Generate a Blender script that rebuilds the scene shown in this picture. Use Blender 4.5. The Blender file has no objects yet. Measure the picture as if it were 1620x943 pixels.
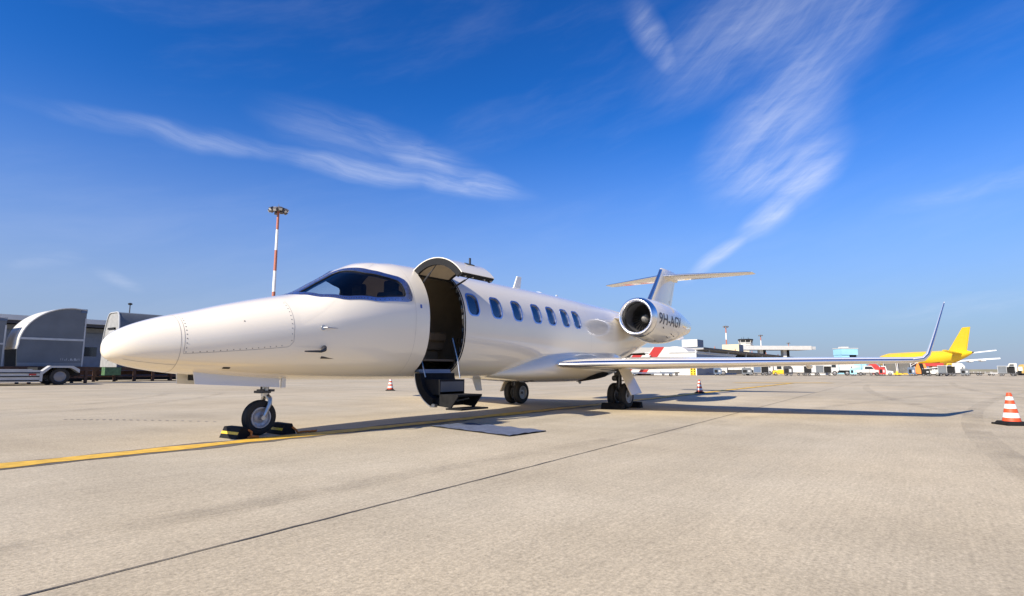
import bpy, bmesh, math, random
from mathutils import Vector, Matrix
random.seed(7)
SC = bpy.context.scene
COL = SC.collection
rad = math.radians

# ------------------------------------------------------------------ camera
CAM = Vector((-2.2262, -6.9151, 0.8325))
YAW, PITCH, ROLL, FPX = 0.6295, 0.1275, 0.0029, 888.47      # metres, radians; focal length for a 1620 px wide frame
def cam_axes():
    f = Vector((math.cos(YAW)*math.cos(PITCH), math.sin(YAW)*math.cos(PITCH), math.sin(PITCH)))
    r = f.cross(Vector((0, 0, 1))).normalized(); u = r.cross(f)
    c, s = math.cos(ROLL), math.sin(ROLL)
    return c*r+s*u, -s*r+c*u, f
R_, U_, F_ = cam_axes()
cd = bpy.data.cameras.new('camera'); cam = bpy.data.objects.new('camera', cd); COL.objects.link(cam)
cam.matrix_world = Matrix(((R_.x, U_.x, -F_.x, CAM.x), (R_.y, U_.y, -F_.y, CAM.y), (R_.z, U_.z, -F_.z, CAM.z), (0, 0, 0, 1)))
cd.sensor_width = 36; cd.lens = FPX/1620*36; cd.clip_start = .05; cd.clip_end = 9000
SC.camera = cam

# ------------------------------------------------------------------ sun, sky, exposure
SUN_EL, SUN_AZ = rad(35.6), rad(180-8)                     # azimuth from +x (aft) towards +y (starboard)
sv = Vector((math.cos(SUN_AZ)*math.cos(SUN_EL), math.sin(SUN_AZ)*math.cos(SUN_EL), math.sin(SUN_EL)))
sd = bpy.data.lights.new('sun', 'SUN'); sun = bpy.data.objects.new('sun', sd); COL.objects.link(sun)
sd.energy = 5.0; sd.angle = rad(.53); sd.color = (1, .90, .75)
sun.rotation_euler = sv.to_track_quat('Z', 'Y').to_euler()
SC.view_settings.view_transform = 'Standard'; SC.view_settings.look = 'None'
SC.view_settings.exposure = 0.62; SC.view_settings.gamma = 1; SC.view_settings.use_curve_mapping = False

W = bpy.data.worlds.new('World'); SC.world = W; W.use_nodes = True
def sky_world():
    nt = W.node_tree; N = nt.nodes; L = nt.links; N.clear()
    def node(t, **k):
        n = N.new(t)
        for a, b in k.items(): setattr(n, a, b)
        return n
    def mth(op, a, b=None, c=None, clamp=False):
        n = node('ShaderNodeMath', operation=op, use_clamp=clamp)
        for i, v in enumerate((a, b, c)):
            if v is None: continue
            if isinstance(v, (int, float)): n.inputs[i].default_value = v
            else: L.new(v, n.inputs[i])
        return n.outputs[0]
    sky = node('ShaderNodeTexSky', sky_type='NISHITA', sun_disc=False, sun_elevation=SUN_EL)
    sky.sun_rotation = math.pi/2-SUN_AZ
    sky.altitude = 0; sky.air_density = 1.0; sky.dust_density = .2; sky.ozone_density = 2.0
    hsv = node('ShaderNodeHueSaturation'); hsv.inputs['Saturation'].default_value = 1.28; hsv.inputs['Value'].default_value = 1.0
    L.new(sky.outputs[0], hsv.inputs['Color'])
    tint = node('ShaderNodeVectorMath', operation='MULTIPLY'); L.new(hsv.outputs[0], tint.inputs[0]); tint.inputs[1].default_value = (.50, .92, 1.2)
    gam = node('ShaderNodeGamma'); gam.inputs[1].default_value = 1.28; L.new(tint.outputs[0], gam.inputs[0])
    gsc = node('ShaderNodeVectorMath', operation='SCALE'); gsc.inputs['Scale'].default_value = .66; L.new(gam.outputs[0], gsc.inputs[0])
    tc = node('ShaderNodeTexCoord'); sp = node('ShaderNodeSeparateXYZ'); L.new(tc.outputs['Generated'], sp.inputs[0])
    az = mth('MULTIPLY', mth('ARCTAN2', sp.outputs[1], sp.outputs[0]), -180/math.pi)      # degrees, growing clockwise
    el = mth('MULTIPLY', mth('ARCSINE', sp.outputs[2]), 180/math.pi)
    cb = node('ShaderNodeCombineXYZ'); L.new(az, cb.inputs[0]); L.new(el, cb.inputs[1])
    P = cb.outputs[0]
    hz = node('ShaderNodeMapRange', interpolation_type='SMOOTHERSTEP'); L.new(el, hz.inputs['Value'])
    for k, v in zip(('From Min', 'From Max', 'To Min', 'To Max'), (-6, 29, .98, 0)): hz.inputs[k].default_value = v
    air = node('ShaderNodeMix', data_type='RGBA'); L.new(hz.outputs[0], air.inputs['Factor']); L.new(gsc.outputs[0], air.inputs['A']); air.inputs['B'].default_value = (2.5, 2.75, 4.0, 1)
    wn = node('ShaderNodeTexNoise'); wn.inputs['Scale'].default_value = .16; wn.inputs['Detail'].default_value = 2
    L.new(P, wn.inputs['Vector'])
    sub = node('ShaderNodeVectorMath', operation='SUBTRACT'); L.new(wn.outputs['Color'], sub.inputs[0]); sub.inputs[1].default_value = (.5, .5, .5)
    scl = node('ShaderNodeVectorMath', operation='SCALE'); L.new(sub.outputs[0], scl.inputs[0]); scl.inputs['Scale'].default_value = 1.6
    addv = node('ShaderNodeVectorMath', operation='ADD'); L.new(P, addv.inputs[0]); L.new(scl.outputs[0], addv.inputs[1])
    PW = addv.outputs[0]
    def mapped(vec, loc, rot, sc):
        m = node('ShaderNodeMapping', vector_type='TEXTURE'); L.new(vec, m.inputs['Vector'])
        m.inputs['Location'].default_value = (loc[0], loc[1], 0); m.inputs['Rotation'].default_value = (0, 0, rad(rot)); m.inputs['Scale'].default_value = (sc[0], sc[1], 1)
        return m.outputs[0]
    def blob(a, e, rot, ra, re, amt, lo=0.15):
        ln = node('ShaderNodeVectorMath', operation='LENGTH'); L.new(mapped(PW, (-a, e), rot, (ra, re)), ln.inputs[0])
        mr = node('ShaderNodeMapRange', interpolation_type='SMOOTHSTEP'); L.new(ln.outputs['Value'], mr.inputs['Value'])
        mr.inputs['From Min'].default_value = lo; mr.inputs['From Max'].default_value = 1; mr.inputs['To Min'].default_value = amt; mr.inputs['To Max'].default_value = 0
        return mr.outputs[0]
    def fibres(rot, sx, sy, scale, lo, hi, det=9):
        n = node('ShaderNodeTexNoise'); n.inputs['Scale'].default_value = scale; n.inputs['Detail'].default_value = det; n.inputs['Roughness'].default_value = .66
        n.inputs['Distortion'].default_value = .12
        L.new(mapped(PW, (0, 0), rot, (sx, sy)), n.inputs['Vector'])
        mr = node('ShaderNodeMapRange', interpolation_type='SMOOTHSTEP'); L.new(n.outputs['Fac'], mr.inputs['Value'])
        mr.inputs['From Min'].default_value = lo; mr.inputs['From Max'].default_value = hi
        return mr.outputs[0]
    def total(bs):
        s = bs[0]
        for b in bs[1:]: s = mth('MAXIMUM', s, b)
        return s
    A = total([blob(66, 20.2, 0, 16, 1.3, .5), blob(51, 19.4, -4, 13, 1.5, .75), blob(41.5, 18.6, -6, 9, 1.5, .85),
               blob(45, 20.9, -20, 12, 2.4, .6), blob(38.5, 18.7, -12, 5, 1.5, .7), blob(54, 22.5, -8, 10, 3, .3)])
    A = mth('MULTIPLY', A, fibres(-8, 16, 1, .8, .12, .92, 12))
    B = total([blob(15.3, 11.0, 36, 5, 1.1, .85), blob(10.5, 14.6, 34, 5, 1.7, 1.0), blob(7.6, 17.2, 35, 5, 2.4, 1.0),
               blob(9.8, 18.6, 20, 7.5, 3.2, .85), blob(10.5, 21.5, 40, 9.5, 6.0, .72), blob(7.5, 25.5, 55, 9, 5.5, .55), blob(11, 31, 20, 15, 6, .45), blob(21, 31, -55, 6, 2.2, .5), blob(3, 30, 50, 11, 5, .45)])
    B = mth('MULTIPLY', B, mth('ADD', mth('MULTIPLY', fibres(36, 14, 1, .7, .12, .9, 12), .85), mth('MULTIPLY', fibres(8, 14, 1, 1.2, .3, .9, 12), .35)))
    Cc = total([blob(-5, 14.4, 8, 9, 1.2, .28), blob(76, 8.4, 20, 3, .9, .3), blob(71.5, 7.6, -20, 2.5, .8, .3), blob(-3, 5, 6, 9, 1.2, .25),
               blob(-55, 24, 20, 22, 5, .6), blob(-120, 30, -10, 30, 6, .6), blob(130, 33, 12, 25, 5, .6), blob(100, 24, -8, 14, 4, .4)])
    Cc = mth('MULTIPLY', Cc, fibres(6, 5, 1, .5, .3, .75))
    veil = mth('MULTIPLY', fibres(15, 5, 1, .12, .45, .8, 6), .10)
    cl = mth('ADD', mth('ADD', A, B), mth('ADD', Cc, veil), clamp=True)
    up = node('ShaderNodeMapRange'); L.new(el, up.inputs['Value']); up.inputs['From Min'].default_value = 0; up.inputs['From Max'].default_value = 3
    cl = mth('MULTIPLY', mth('MULTIPLY', cl, up.outputs[0]), .64)
    mix = node('ShaderNodeMix', data_type='RGBA'); L.new(cl, mix.inputs['Factor']); L.new(air.outputs['Result'], mix.inputs['A'])
    mix.inputs['B'].default_value = (6.6, 6.9, 7.8, 1)
    bg = node('ShaderNodeBackground'); bg.inputs['Strength'].default_value = .092
    L.new(mix.outputs['Result'], bg.inputs['Color'])
    out = node('ShaderNodeOutputWorld'); L.new(bg.outputs[0], out.inputs[0])
sky_world()

# ------------------------------------------------------------------ materials
MATS = {}
def mat(name, rgb, rough=.5, metal=0, coat=0, vary=.06, vscale=3, bump=0, bscale=40, spec=.5, stretch=None):
    if name in MATS: return MATS[name]
    m = bpy.data.materials.new(name); m.use_nodes = True; MATS[name] = m
    nt = m.node_tree; N = nt.nodes; L = nt.links; b = N['Principled BSDF']
    b.inputs['Roughness'].default_value = rough; b.inputs['Metallic'].default_value = metal
    b.inputs['Coat Weight'].default_value = coat; b.inputs['Coat Roughness'].default_value = .06
    b.inputs['Specular IOR Level'].default_value = spec
    tc = N.new('ShaderNodeTexCoord'); n = N.new('ShaderNodeTexNoise'); n.inputs['Scale'].default_value = vscale; n.inputs['Detail'].default_value = 6
    src = tc.outputs['Object']
    if stretch:
        mp = N.new('ShaderNodeMapping'); mp.inputs['Scale'].default_value = stretch; L.new(src, mp.inputs['Vector']); src = mp.outputs[0]
    L.new(src, n.inputs['Vector'])
    mr = N.new('ShaderNodeMapRange'); L.new(n.outputs['Fac'], mr.inputs['Value'])
    mr.inputs['From Min'].default_value = .3; mr.inputs['From Max'].default_value = .7; mr.inputs['To Min'].default_value = 1-vary; mr.inputs['To Max'].default_value = 1+vary
    mx = N.new('ShaderNodeVectorMath'); mx.operation = 'SCALE'; mx.inputs[0].default_value = rgb; L.new(mr.outputs[0], mx.inputs['Scale'])
    L.new(mx.outputs[0], b.inputs['Base Color'])
    if bump:
        n2 = N.new('ShaderNodeTexNoise'); n2.inputs['Scale'].default_value = bscale; n2.inputs['Detail'].default_value = 4; L.new(tc.outputs['Object'], n2.inputs['Vector'])
        bp = N.new('ShaderNodeBump'); bp.inputs['Strength'].default_value = bump; bp.inputs['Distance'].default_value = .01; L.new(n2.outputs['Fac'], bp.inputs['Height']); L.new(bp.outputs[0], b.inputs['Normal'])
    return m
def glass_mat(name, tint, refl=1.0):
    m = bpy.data.materials.new(name); m.use_nodes = True; MATS[name] = m
    nt = m.node_tree; N = nt.nodes; L = nt.links; N.clear()
    t = N.new('ShaderNodeBsdfTransparent'); t.inputs[0].default_value = (*tint, 1)
    g = N.new('ShaderNodeBsdfGlossy'); g.inputs['Roughness'].default_value = .01; g.inputs[0].default_value = (refl, refl, refl, 1)
    lw = N.new('ShaderNodeLayerWeight'); lw.inputs[0].default_value = .5; pw = N.new('ShaderNodeMath'); pw.operation = 'POWER'; pw.inputs[1].default_value = 4.5; L.new(lw.outputs['Facing'], pw.inputs[0])
    fr = N.new('ShaderNodeMapRange'); fr.inputs['To Min'].default_value = .05; fr.inputs['To Max'].default_value = 1; L.new(pw.outputs[0], fr.inputs['Value'])
    mx = N.new('ShaderNodeMixShader'); o = N.new('ShaderNodeOutputMaterial')
    L.new(fr.outputs[0], mx.inputs[0]); L.new(t.outputs[0], mx.inputs[1]); L.new(g.outputs[0], mx.inputs[2]); L.new(mx.outputs[0], o.inputs[0])
    return m
PAINT = mat('jet_paint', (.90, .82, .67), .18, 0, .9, .015, .8)
PAINT2 = mat('jet_paint_matt', (.72, .72, .70), .4, 0, .2, .02, 2)
CHROME = mat('polished_metal', (.86, .86, .87), .26, 1, 0, .03, 5)
FRAMEM = mat('window_frame_metal', (.40, .47, .66), .34, 1, 0, .15, 30)
DARKIN = mat('dark_trim', (.014, .014, .015), .75, vary=.2, spec=.25)
BLACKR = mat('black_rubber', (.012, .012, .013), .8, vary=.3, vscale=12, bump=.25, bscale=60, spec=.2)
RUBDUST = mat('tyre_rubber', (.022, .021, .02), .75, vary=.3, vscale=6, bump=.2, bscale=50)
STEEL = mat('bare_steel', (.5, .5, .5), .35, 1, vary=.15, vscale=20)
DSTEEL = mat('gear_metal', (.07, .07, .075), .45, .6, vary=.4, vscale=14)
RIMM = mat('wheel_rim_paint', (.42, .43, .46), .38, .35, vary=.15, vscale=14)
LINER = mat('beige_lining', (.50, .42, .31), .7, vary=.08, vscale=4)
LEATHER = mat('tan_leather', (.36, .27, .18), .5, vary=.1, vscale=8, bump=.1)
CARPET = mat('cabin_carpet', (.10, .08, .06), .9, vary=.15, vscale=40)
BLUEG = mat('blue_grey_panel', (.16, .22, .32), .45, vary=.12, vscale=8)
WINGLASS = mat('cabin_glass', (.02, .035, .075), .04, 0, 1, .1, 3)
WSGLASS = glass_mat('windshield_glass', (.84, .87, .9))
LETTER = mat('dark_lettering', (.11, .09, .08), .4, vary=.05)

# ------------------------------------------------------------------ mesh builder
OFFS = {}                                                    # things whose parts are given in world coordinates
class MB:
    def __init__(s): s.v = []; s.f = []; s.mi = []
    def add(s, vs, fs, mi=0):
        o = len(s.v); s.v += [tuple(p) for p in vs]; s.f += [tuple(i+o for i in f) for f in fs]; s.mi += [mi]*len(fs); return s
    def box(s, c, d, rot=None, mi=0, taper=1.0):
        hx, hy, hz = d[0]/2, d[1]/2, d[2]/2
        vs = [Vector((x*(taper if z > 0 else 1), y*(taper if z > 0 else 1), z)) for z in (-hz, hz) for x, y in ((-hx, -hy), (hx, -hy), (hx, hy), (-hx, hy))]
        if rot is not None: vs = [rot @ p for p in vs]
        c = Vector(c)
        return s.add([p+c for p in vs], [(3, 2, 1, 0), (4, 5, 6, 7), (0, 1, 5, 4), (1, 2, 6, 5), (2, 3, 7, 6), (3, 0, 4, 7)], mi)
    def bbox(s, x0, x1, y0, y1, z0, z1, mi=0): return s.box(((x0+x1)/2, (y0+y1)/2, (z0+z1)/2), (x1-x0, y1-y0, z1-z0), None, mi)
    def loft(s, rings, closed=True, cap=True, mi=0):
        n = len(rings[0]); vs = [p for r in rings for p in r]; fs = []
        for i in range(len(rings)-1):
            for j in range(n if closed else n-1):
                k = (j+1) % n; fs.append((i*n+j, i*n+k, (i+1)*n+k, (i+1)*n+j))
        if cap: fs.append(tuple(reversed(range(n)))); fs.append(tuple(range((len(rings)-1)*n, len(rings)*n)))
        return s.add(vs, fs, mi)
    def cyl(s, a, b, r0, r1=None, n=12, cap=True, mi=0):
        r1 = r0 if r1 is None else r1; a = Vector(a); b = Vector(b); d = (b-a).normalized()
        u = d.orthogonal().normalized(); w = d.cross(u)
        ring = lambda c, r: [c+u*(r*math.cos(2*math.pi*i/n))+w*(r*math.sin(2*math.pi*i/n)) for i in range(n)]
        return s.loft([ring(a, r0), ring(b, r1)], True, cap, mi)
    def tube(s, pts, r, n=8, mi=0):
        pts = [Vector(p) for p in pts]; rings = []; u = None
        for i, p in enumerate(pts):
            d = (pts[min(i+1, len(pts)-1)]-pts[max(i-1, 0)]).normalized()
            u = d.orthogonal().normalized() if u is None else (u-d*u.dot(d)).normalized()
            w = d.cross(u); rr = r[i] if isinstance(r, (list, tuple)) else r
            rings.append([p+u*(rr*math.cos(2*math.pi*j/n))+w*(rr*math.sin(2*math.pi*j/n)) for j in range(n)])
        return s.loft(rings, True, True, mi)
    def lathe(s, prof, c, axis, n=32, cap=False, mi=0):
        c = Vector(c); d = Vector(axis).normalized(); u = d.orthogonal().normalized(); w = d.cross(u)
        rings = [[c+d*t+u*(r*math.cos(2*math.pi*j/n))+w*(r*math.sin(2*math.pi*j/n)) for j in range(n)] for t, r in prof]
        return s.loft(rings, True, cap, mi)
    def prism(s, poly, o, ux, uy, dep, mi=0):
        o = Vector(o); ux = Vector(ux); uy = Vector(uy); dep = Vector(dep)
        a = [o+ux*p+uy*q for p, q in poly]
        return s.loft([a, [p+dep for p in a]], True, True, mi)
    def build(s, name, m, parent=None, smooth=40, recalc=True):
        me = bpy.data.meshes.new(name); me.from_pydata(s.v, [], s.f)
        ms = m if isinstance(m, (list, tuple)) else [m]
        for x in ms: me.materials.append(x)
        if len(ms) > 1: me.polygons.foreach_set('material_index', s.mi)
        if recalc:
            bm = bmesh.new(); bm.from_mesh(me); bmesh.ops.recalc_face_normals(bm, faces=bm.faces); bm.to_mesh(me); bm.free()
        if smooth:
            me.polygons.foreach_set('use_smooth', [True]*len(me.polygons)); me.set_sharp_from_angle(angle=rad(smooth))
        me.update()
        o = bpy.data.objects.new(name, me); COL.objects.link(o)
        if parent is not None:
            o.parent = parent
            if parent.name in OFFS: o.location = -OFFS[parent.name]
        return o
def sub(name, mb, m, part, smooth=40):                       # a sub-part shares its part's frame
    o = mb.build(name, m, None, smooth); o.parent = part; return o
def tag(o, label, cat, group=None):
    o['label'] = label; o['category'] = cat
    if group: o['group'] = group
    return o
def thing(name, label, cat, loc=(0, 0, 0), rz=0, group=None):
    o = bpy.data.objects.new(name, None); COL.objects.link(o); o.empty_display_size = .3
    o.location = loc; o.rotation_euler = (0, 0, rz)
    return tag(o, label, cat, group)
def structure(o): o['kind'] = 'structure'; return o
def dup(root, loc, rz, label, group=None):
    r = root.copy(); COL.objects.link(r); r.location = loc; r.rotation_euler = (0, 0, rz); r['label'] = label
    if group: r['group'] = group
    for ch in list(root.children):
        c = ch.copy(); COL.objects.link(c); c.parent = r
        for g in list(ch.children):
            d = g.copy(); COL.objects.link(d); d.parent = c
    return r
# ---- fuselage surface (x aft of the nose tip, y starboard +, z up) ----
def pchip(xs, ys):
    n = len(xs); h = [xs[i+1]-xs[i] for i in range(n-1)]; d = [(ys[i+1]-ys[i])/h[i] for i in range(n-1)]
    m = [0.0]*n; m[0] = d[0]; m[-1] = d[-1]
    for i in range(1, n-1):
        if d[i-1]*d[i] > 0:
            w1 = 2*h[i]+h[i-1]; w2 = h[i]+2*h[i-1]
            m[i] = (w1+w2)/(w1/d[i-1]+w2/d[i])
    def f(x):
        if x <= xs[0]: return ys[0]
        if x >= xs[-1]: return ys[-1]
        i = 0
        while x > xs[i+1]: i += 1
        t = (x-xs[i])/h[i]
        return ((2*t**3-3*t*t+1)*ys[i]+(t**3-2*t*t+t)*h[i]*m[i]+(-2*t**3+3*t*t)*ys[i+1]+(t**3-t*t)*h[i]*m[i+1])
    return f
def prof(tab):
    f = pchip([math.sqrt(a) for a, b in tab], [b for a, b in tab])
    return lambda x: f(math.sqrt(max(x, 0)))
Z_TOP = prof([(0,1.045),(.03,1.155),(.195,1.285),(.495,1.408),(.825,1.503),(1.26,1.635),(1.85,1.79),(2.09,1.845),(2.5,2.075),(2.89,2.31),(3.2,2.445),(3.6,2.51),(4.2,2.535),(6,2.545),(8,2.545),(10,2.51),(12.3,2.46),(14,2.42),(16,2.36),(16.8,2.31)])
Z_BOT = prof([(0,1.045),(.03,.955),(.116,.90),(.325,.84),(.636,.79),(1.0,.755),(2,.70),(3.6,.68),(9,.68),(10.5,.80),(12,1.12),(14,1.65),(16,2.1),(16.8,2.25)])
HALF_W = prof([(0,0),(.03,.10),(.195,.235),(.495,.355),(.825,.45),(1.26,.555),(1.85,.67),(2.5,.775),(3.2,.845),(3.8,.87),(9,.87),(10.5,.80),(12,.66),(14,.42),(16,.2),(16.8,.04)])
Z_MID = prof([(0,1.045),(.5,1.09),(1.26,1.2),(2.09,1.34),(3,1.5),(4,1.58),(9,1.58),(12,1.79),(14,2.03),(16.8,2.28)])
def surf(x, th, off=0.0):
    # th 0 = crown, pi/2 = port side (-y), pi = keel
    w = HALF_W(x); zm = Z_MID(x); c = math.cos(th); s = math.sin(th)
    up = c >= 0
    n = 2.12 if up else 2.12+.4*min(1.0, x/3.0)
    h = (Z_TOP(x)-zm) if up else (zm-Z_BOT(x))
    e = 2.0/n
    y = -w*math.copysign(abs(s)**e, s); z = zm+h*math.copysign(abs(c)**e, c)
    if off:
        d = 1e-3
        a = surf(x+d, th); b = surf(max(x-d, 0), th); p = surf(x, th+d); q = surf(x, th-d)
        ux, uy, uz = a[0]-b[0], a[1]-b[1], a[2]-b[2]; vx, vy, vz = p[0]-q[0], p[1]-q[1], p[2]-q[2]
        nx, ny, nz = uy*vz-uz*vy, uz*vx-ux*vz, ux*vy-uy*vx
        l = math.sqrt(nx*nx+ny*ny+nz*nz) or 1
        if ny*(y)+nz*(z-zm) < 0: l = -l
        return (x+nx/l*off, y+ny/l*off, z+nz/l*off)
    return (x, y, z)
# ------------------------------------------------------------------ ground
def ground_material():
    m = bpy.data.materials.new('apron_concrete'); m.use_nodes = True
    nt = m.node_tree; N = nt.nodes; L = nt.links; b = N['Principled BSDF']; b.inputs['Roughness'].default_value = .85; b.inputs['Specular IOR Level'].default_value = .3
    tc = N.new('ShaderNodeTexCoord'); src = tc.outputs['Object']
    def noise(scale, det=5, rough=.55, mp=None, rot=0):
        v = src
        if mp:
            k = N.new('ShaderNodeMapping'); k.inputs['Scale'].default_value = mp; k.inputs['Rotation'].default_value = (0, 0, rad(rot)); L.new(src, k.inputs['Vector']); v = k.outputs[0]
        n = N.new('ShaderNodeTexNoise'); n.inputs['Scale'].default_value = scale; n.inputs['Detail'].default_value = det; n.inputs['Roughness'].default_value = rough
        L.new(v, n.inputs['Vector']); return n.outputs['Fac']
    def rng(v, a, b_, c, d):
        r = N.new('ShaderNodeMapRange'); L.new(v, r.inputs['Value'])
        for k, x in zip(('From Min', 'From Max', 'To Min', 'To Max'), (a, b_, c, d)): r.inputs[k].default_value = x
        return r.outputs[0]
    def mul(a, b_):
        n = N.new('ShaderNodeMath'); n.operation = 'MULTIPLY'; L.new(a, n.inputs[0]); L.new(b_, n.inputs[1]); return n.outputs[0]
    big = rng(noise(.10, 4), .3, .7, .88, 1.10)
    med = rng(noise(.9, 7, .68), .3, .7, .90, 1.09)
    st1 = rng(noise(.35, 6, .6, (.25, 2.2, 1), 54), .35, .72, 1.05, .86)
    st2 = rng(noise(.5, 6, .65, (2.0, .22, 1), 24), .4, .8, 1.02, .90)
    broom = rng(noise(1, 3, .5, (2.5, 60, 1), 62), .3, .7, .93, 1.06)
    fine = rng(noise(55, 4, .75), .3, .7, .68, 1.28)
    vo = N.new('ShaderNodeTexVoronoi'); vo.inputs['Scale'].default_value = 26; L.new(src, vo.inputs['Vector'])
    pit = rng(vo.outputs['Distance'], .06, .16, .62, 1.0)
    pm = rng(noise(9, 3), .52, .6, 1.0, 0.0)
    mxp = N.new('ShaderNodeMath'); mxp.operation = 'MAXIMUM'; L.new(pit, mxp.inputs[0]); L.new(pm, mxp.inputs[1])
    grit = rng(noise(20, 5, .75), .33, .68, .86, 1.12)
    spots = rng(noise(.55, 3, .5), .70, .80, 1.0, .86)
    f = big
    for k in (med, st1, st2, broom, fine, mxp.outputs[0], grit, spots): f = mul(f, k)
    warm = N.new('ShaderNodeMix'); warm.data_type = 'RGBA'; L.new(rng(noise(.22, 5), .35, .68, 0, 1), warm.inputs['Factor'])
    warm.inputs['A'].default_value = (.475, .398, .275, 1); warm.inputs['B'].default_value = (.45, .392, .29, 1)
    sc = N.new('ShaderNodeVectorMath'); sc.operation = 'SCALE'; L.new(warm.outputs['Result'], sc.inputs[0]); L.new(f, sc.inputs['Scale'])
    L.new(sc.outputs[0], b.inputs['Base Color'])
    bp = N.new('ShaderNodeBump'); bp.inputs['Strength'].default_value = .35; bp.inputs['Distance'].default_value = .006
    L.new(mul(fine, mul(broom, mxp.outputs[0])), bp.inputs['Height']); L.new(bp.outputs[0], b.inputs['Normal'])
    return m
g = MB(); g.add([(-3000, -3000, 0), (4500, -3000, 0), (4500, 4500, 0), (-3000, 4500, 0)], [(0, 1, 2, 3)])
ground = structure(g.build('ground', ground_material(), None, 0))
YELLOW = mat('yellow_line_paint', (.66, .40, .045), .7, vary=.22, vscale=9)
LINEBLACK = mat('dark_line_border', (.13, .115, .10), .85, vary=.25, vscale=8)
JOINT = mat('joint_sealant', (.09, .08, .07), .9, vary=.4, vscale=10)
SKID = mat('rubber_smear', (.27, .235, .19), .9, vary=.15, vscale=3)
def ribbon(name, pts, w, z, m, jitter=0, step=None):
    b = MB(); P = [Vector((p[0], p[1], 0)) for p in pts]
    if step:
        Q = []
        for a, c in zip(P[:-1], P[1:]):
            k = max(1, int((c-a).length/step)); Q += [a.lerp(c, i/k) for i in range(k)]
        P = Q+[P[-1]]
    L = []; 
    for i, p in enumerate(P):
        d = (P[min(i+1, len(P)-1)]-P[max(i-1, 0)]).normalized(); n = Vector((-d.y, d.x, 0))
        j = random.uniform(-jitter, jitter); ww = w*(1+random.uniform(-.25, .25)*(jitter > 0))
        L.append((p+n*(ww/2+j), p-n*(ww/2-j)))
    vs = [q for a in L for q in a]; b.add([(v.x, v.y, z) for v in vs], [(2*i, 2*i+1, 2*i+3, 2*i+2) for i in range(len(L)-1)])
    o = b.build(name, m, None, 0); return o
def on_ground(o): structure(o); o.parent = ground; return o
line_pts = [(-40, -.44), (0, -.475), (4.6, -.52), (9.7, -.43), (14, -.3), (23.2, -.02), (39.5, .35)]
on_ground(ribbon('taxi_line_border', line_pts, .47, .004, LINEBLACK, .004, .25))
on_ground(ribbon('taxi_line', line_pts, .31, .008, YELLOW, .003, .25))
on_ground(ribbon('stand_bar', [(38.0, 3.6), (42.6, -1.6)], 1.1, .012, YELLOW, .01, .3))
on_ground(ribbon('expansion_joint', [(-30, -4.45), (-1.5, -4.17), (2.06, -4.09), (4.2, -4.03), (9.25, -3.87), (60, -2.4)], .013, .004, JOINT, .003, .12))
on_ground(ribbon('expansion_joint', [(-1.6, 22), (70, 24.6)], .03, .004, JOINT, .003, .4))
def tread_marks(x0, y0, x1, y1, n, w, l):
    b = MB()
    for i in range(n):
        t = i/(n-1); x = x0+(x1-x0)*t; y = y0+(y1-y0)*t+.18*math.sin(t*3.1); s = .5+.5*math.sin(t*math.pi)
        b.add([(x-w, y-l*s, .004), (x+w, y-l*s*.9, .004), (x+w+.05, y+l*s, .004), (x-w+.05, y+l*s*.9, .004)], [(0, 1, 2, 3)])
    o = b.build('tread_mark', SKID, None, 0); on_ground(o)
tread_marks(1.05, 4.6, 2.35, 2.3, 22, .022, .09)

def smear_material():
    m = bpy.data.materials.new('tyre_smear'); m.use_nodes = True; nt = m.node_tree; N = nt.nodes; L = nt.links; b = N['Principled BSDF']
    b.inputs['Base Color'].default_value = (.10, .085, .07, 1); b.inputs['Roughness'].default_value = .9
    tc = N.new('ShaderNodeTexCoord'); n = N.new('ShaderNodeTexNoise'); n.inputs['Scale'].default_value = 1.6; n.inputs['Detail'].default_value = 7; n.inputs['Roughness'].default_value = .7; L.new(tc.outputs['Object'], n.inputs['Vector'])
    r = N.new('ShaderNodeMapRange'); L.new(n.outputs['Fac'], r.inputs['Value'])
    for k, v in zip(('From Min', 'From Max', 'To Min', 'To Max'), (.4, .75, 0, .24)): r.inputs[k].default_value = v
    L.new(r.outputs[0], b.inputs['Alpha']); return m
SMEAR = smear_material()
def curve_pts(a, c, b, n=30): return [((1-t)**2*a[0]+2*t*(1-t)*c[0]+t*t*b[0], (1-t)**2*a[1]+2*t*(1-t)*c[1]+t*t*b[1]) for t in [i/n for i in range(n+1)]]
for q, (a, c, b_, w) in enumerate((((-6, 5.6), (1.5, 3.6), (8, 13), .26), ((-6, 7.0), (1.6, 5.2), (6.6, 14), .26), ((-5, -9.5), (6, -4.9), (30, -10.6), .3), ((-9, -3.8), (3.5, -2.2), (24, -7.6), .24), ((8, -9), (16, -5), (40, -4), .3), ((9, -12), (22, -7.5), (50, -8.5), .34), ((12, 3.5), (22, 5), (44, 2.5), .3), ((14, -10), (30, -14), (60, -9), .35))):
    on_ground(ribbon('tyre_mark', curve_pts(a, c, b_), w, .0135+.0004*q, SMEAR))
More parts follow.
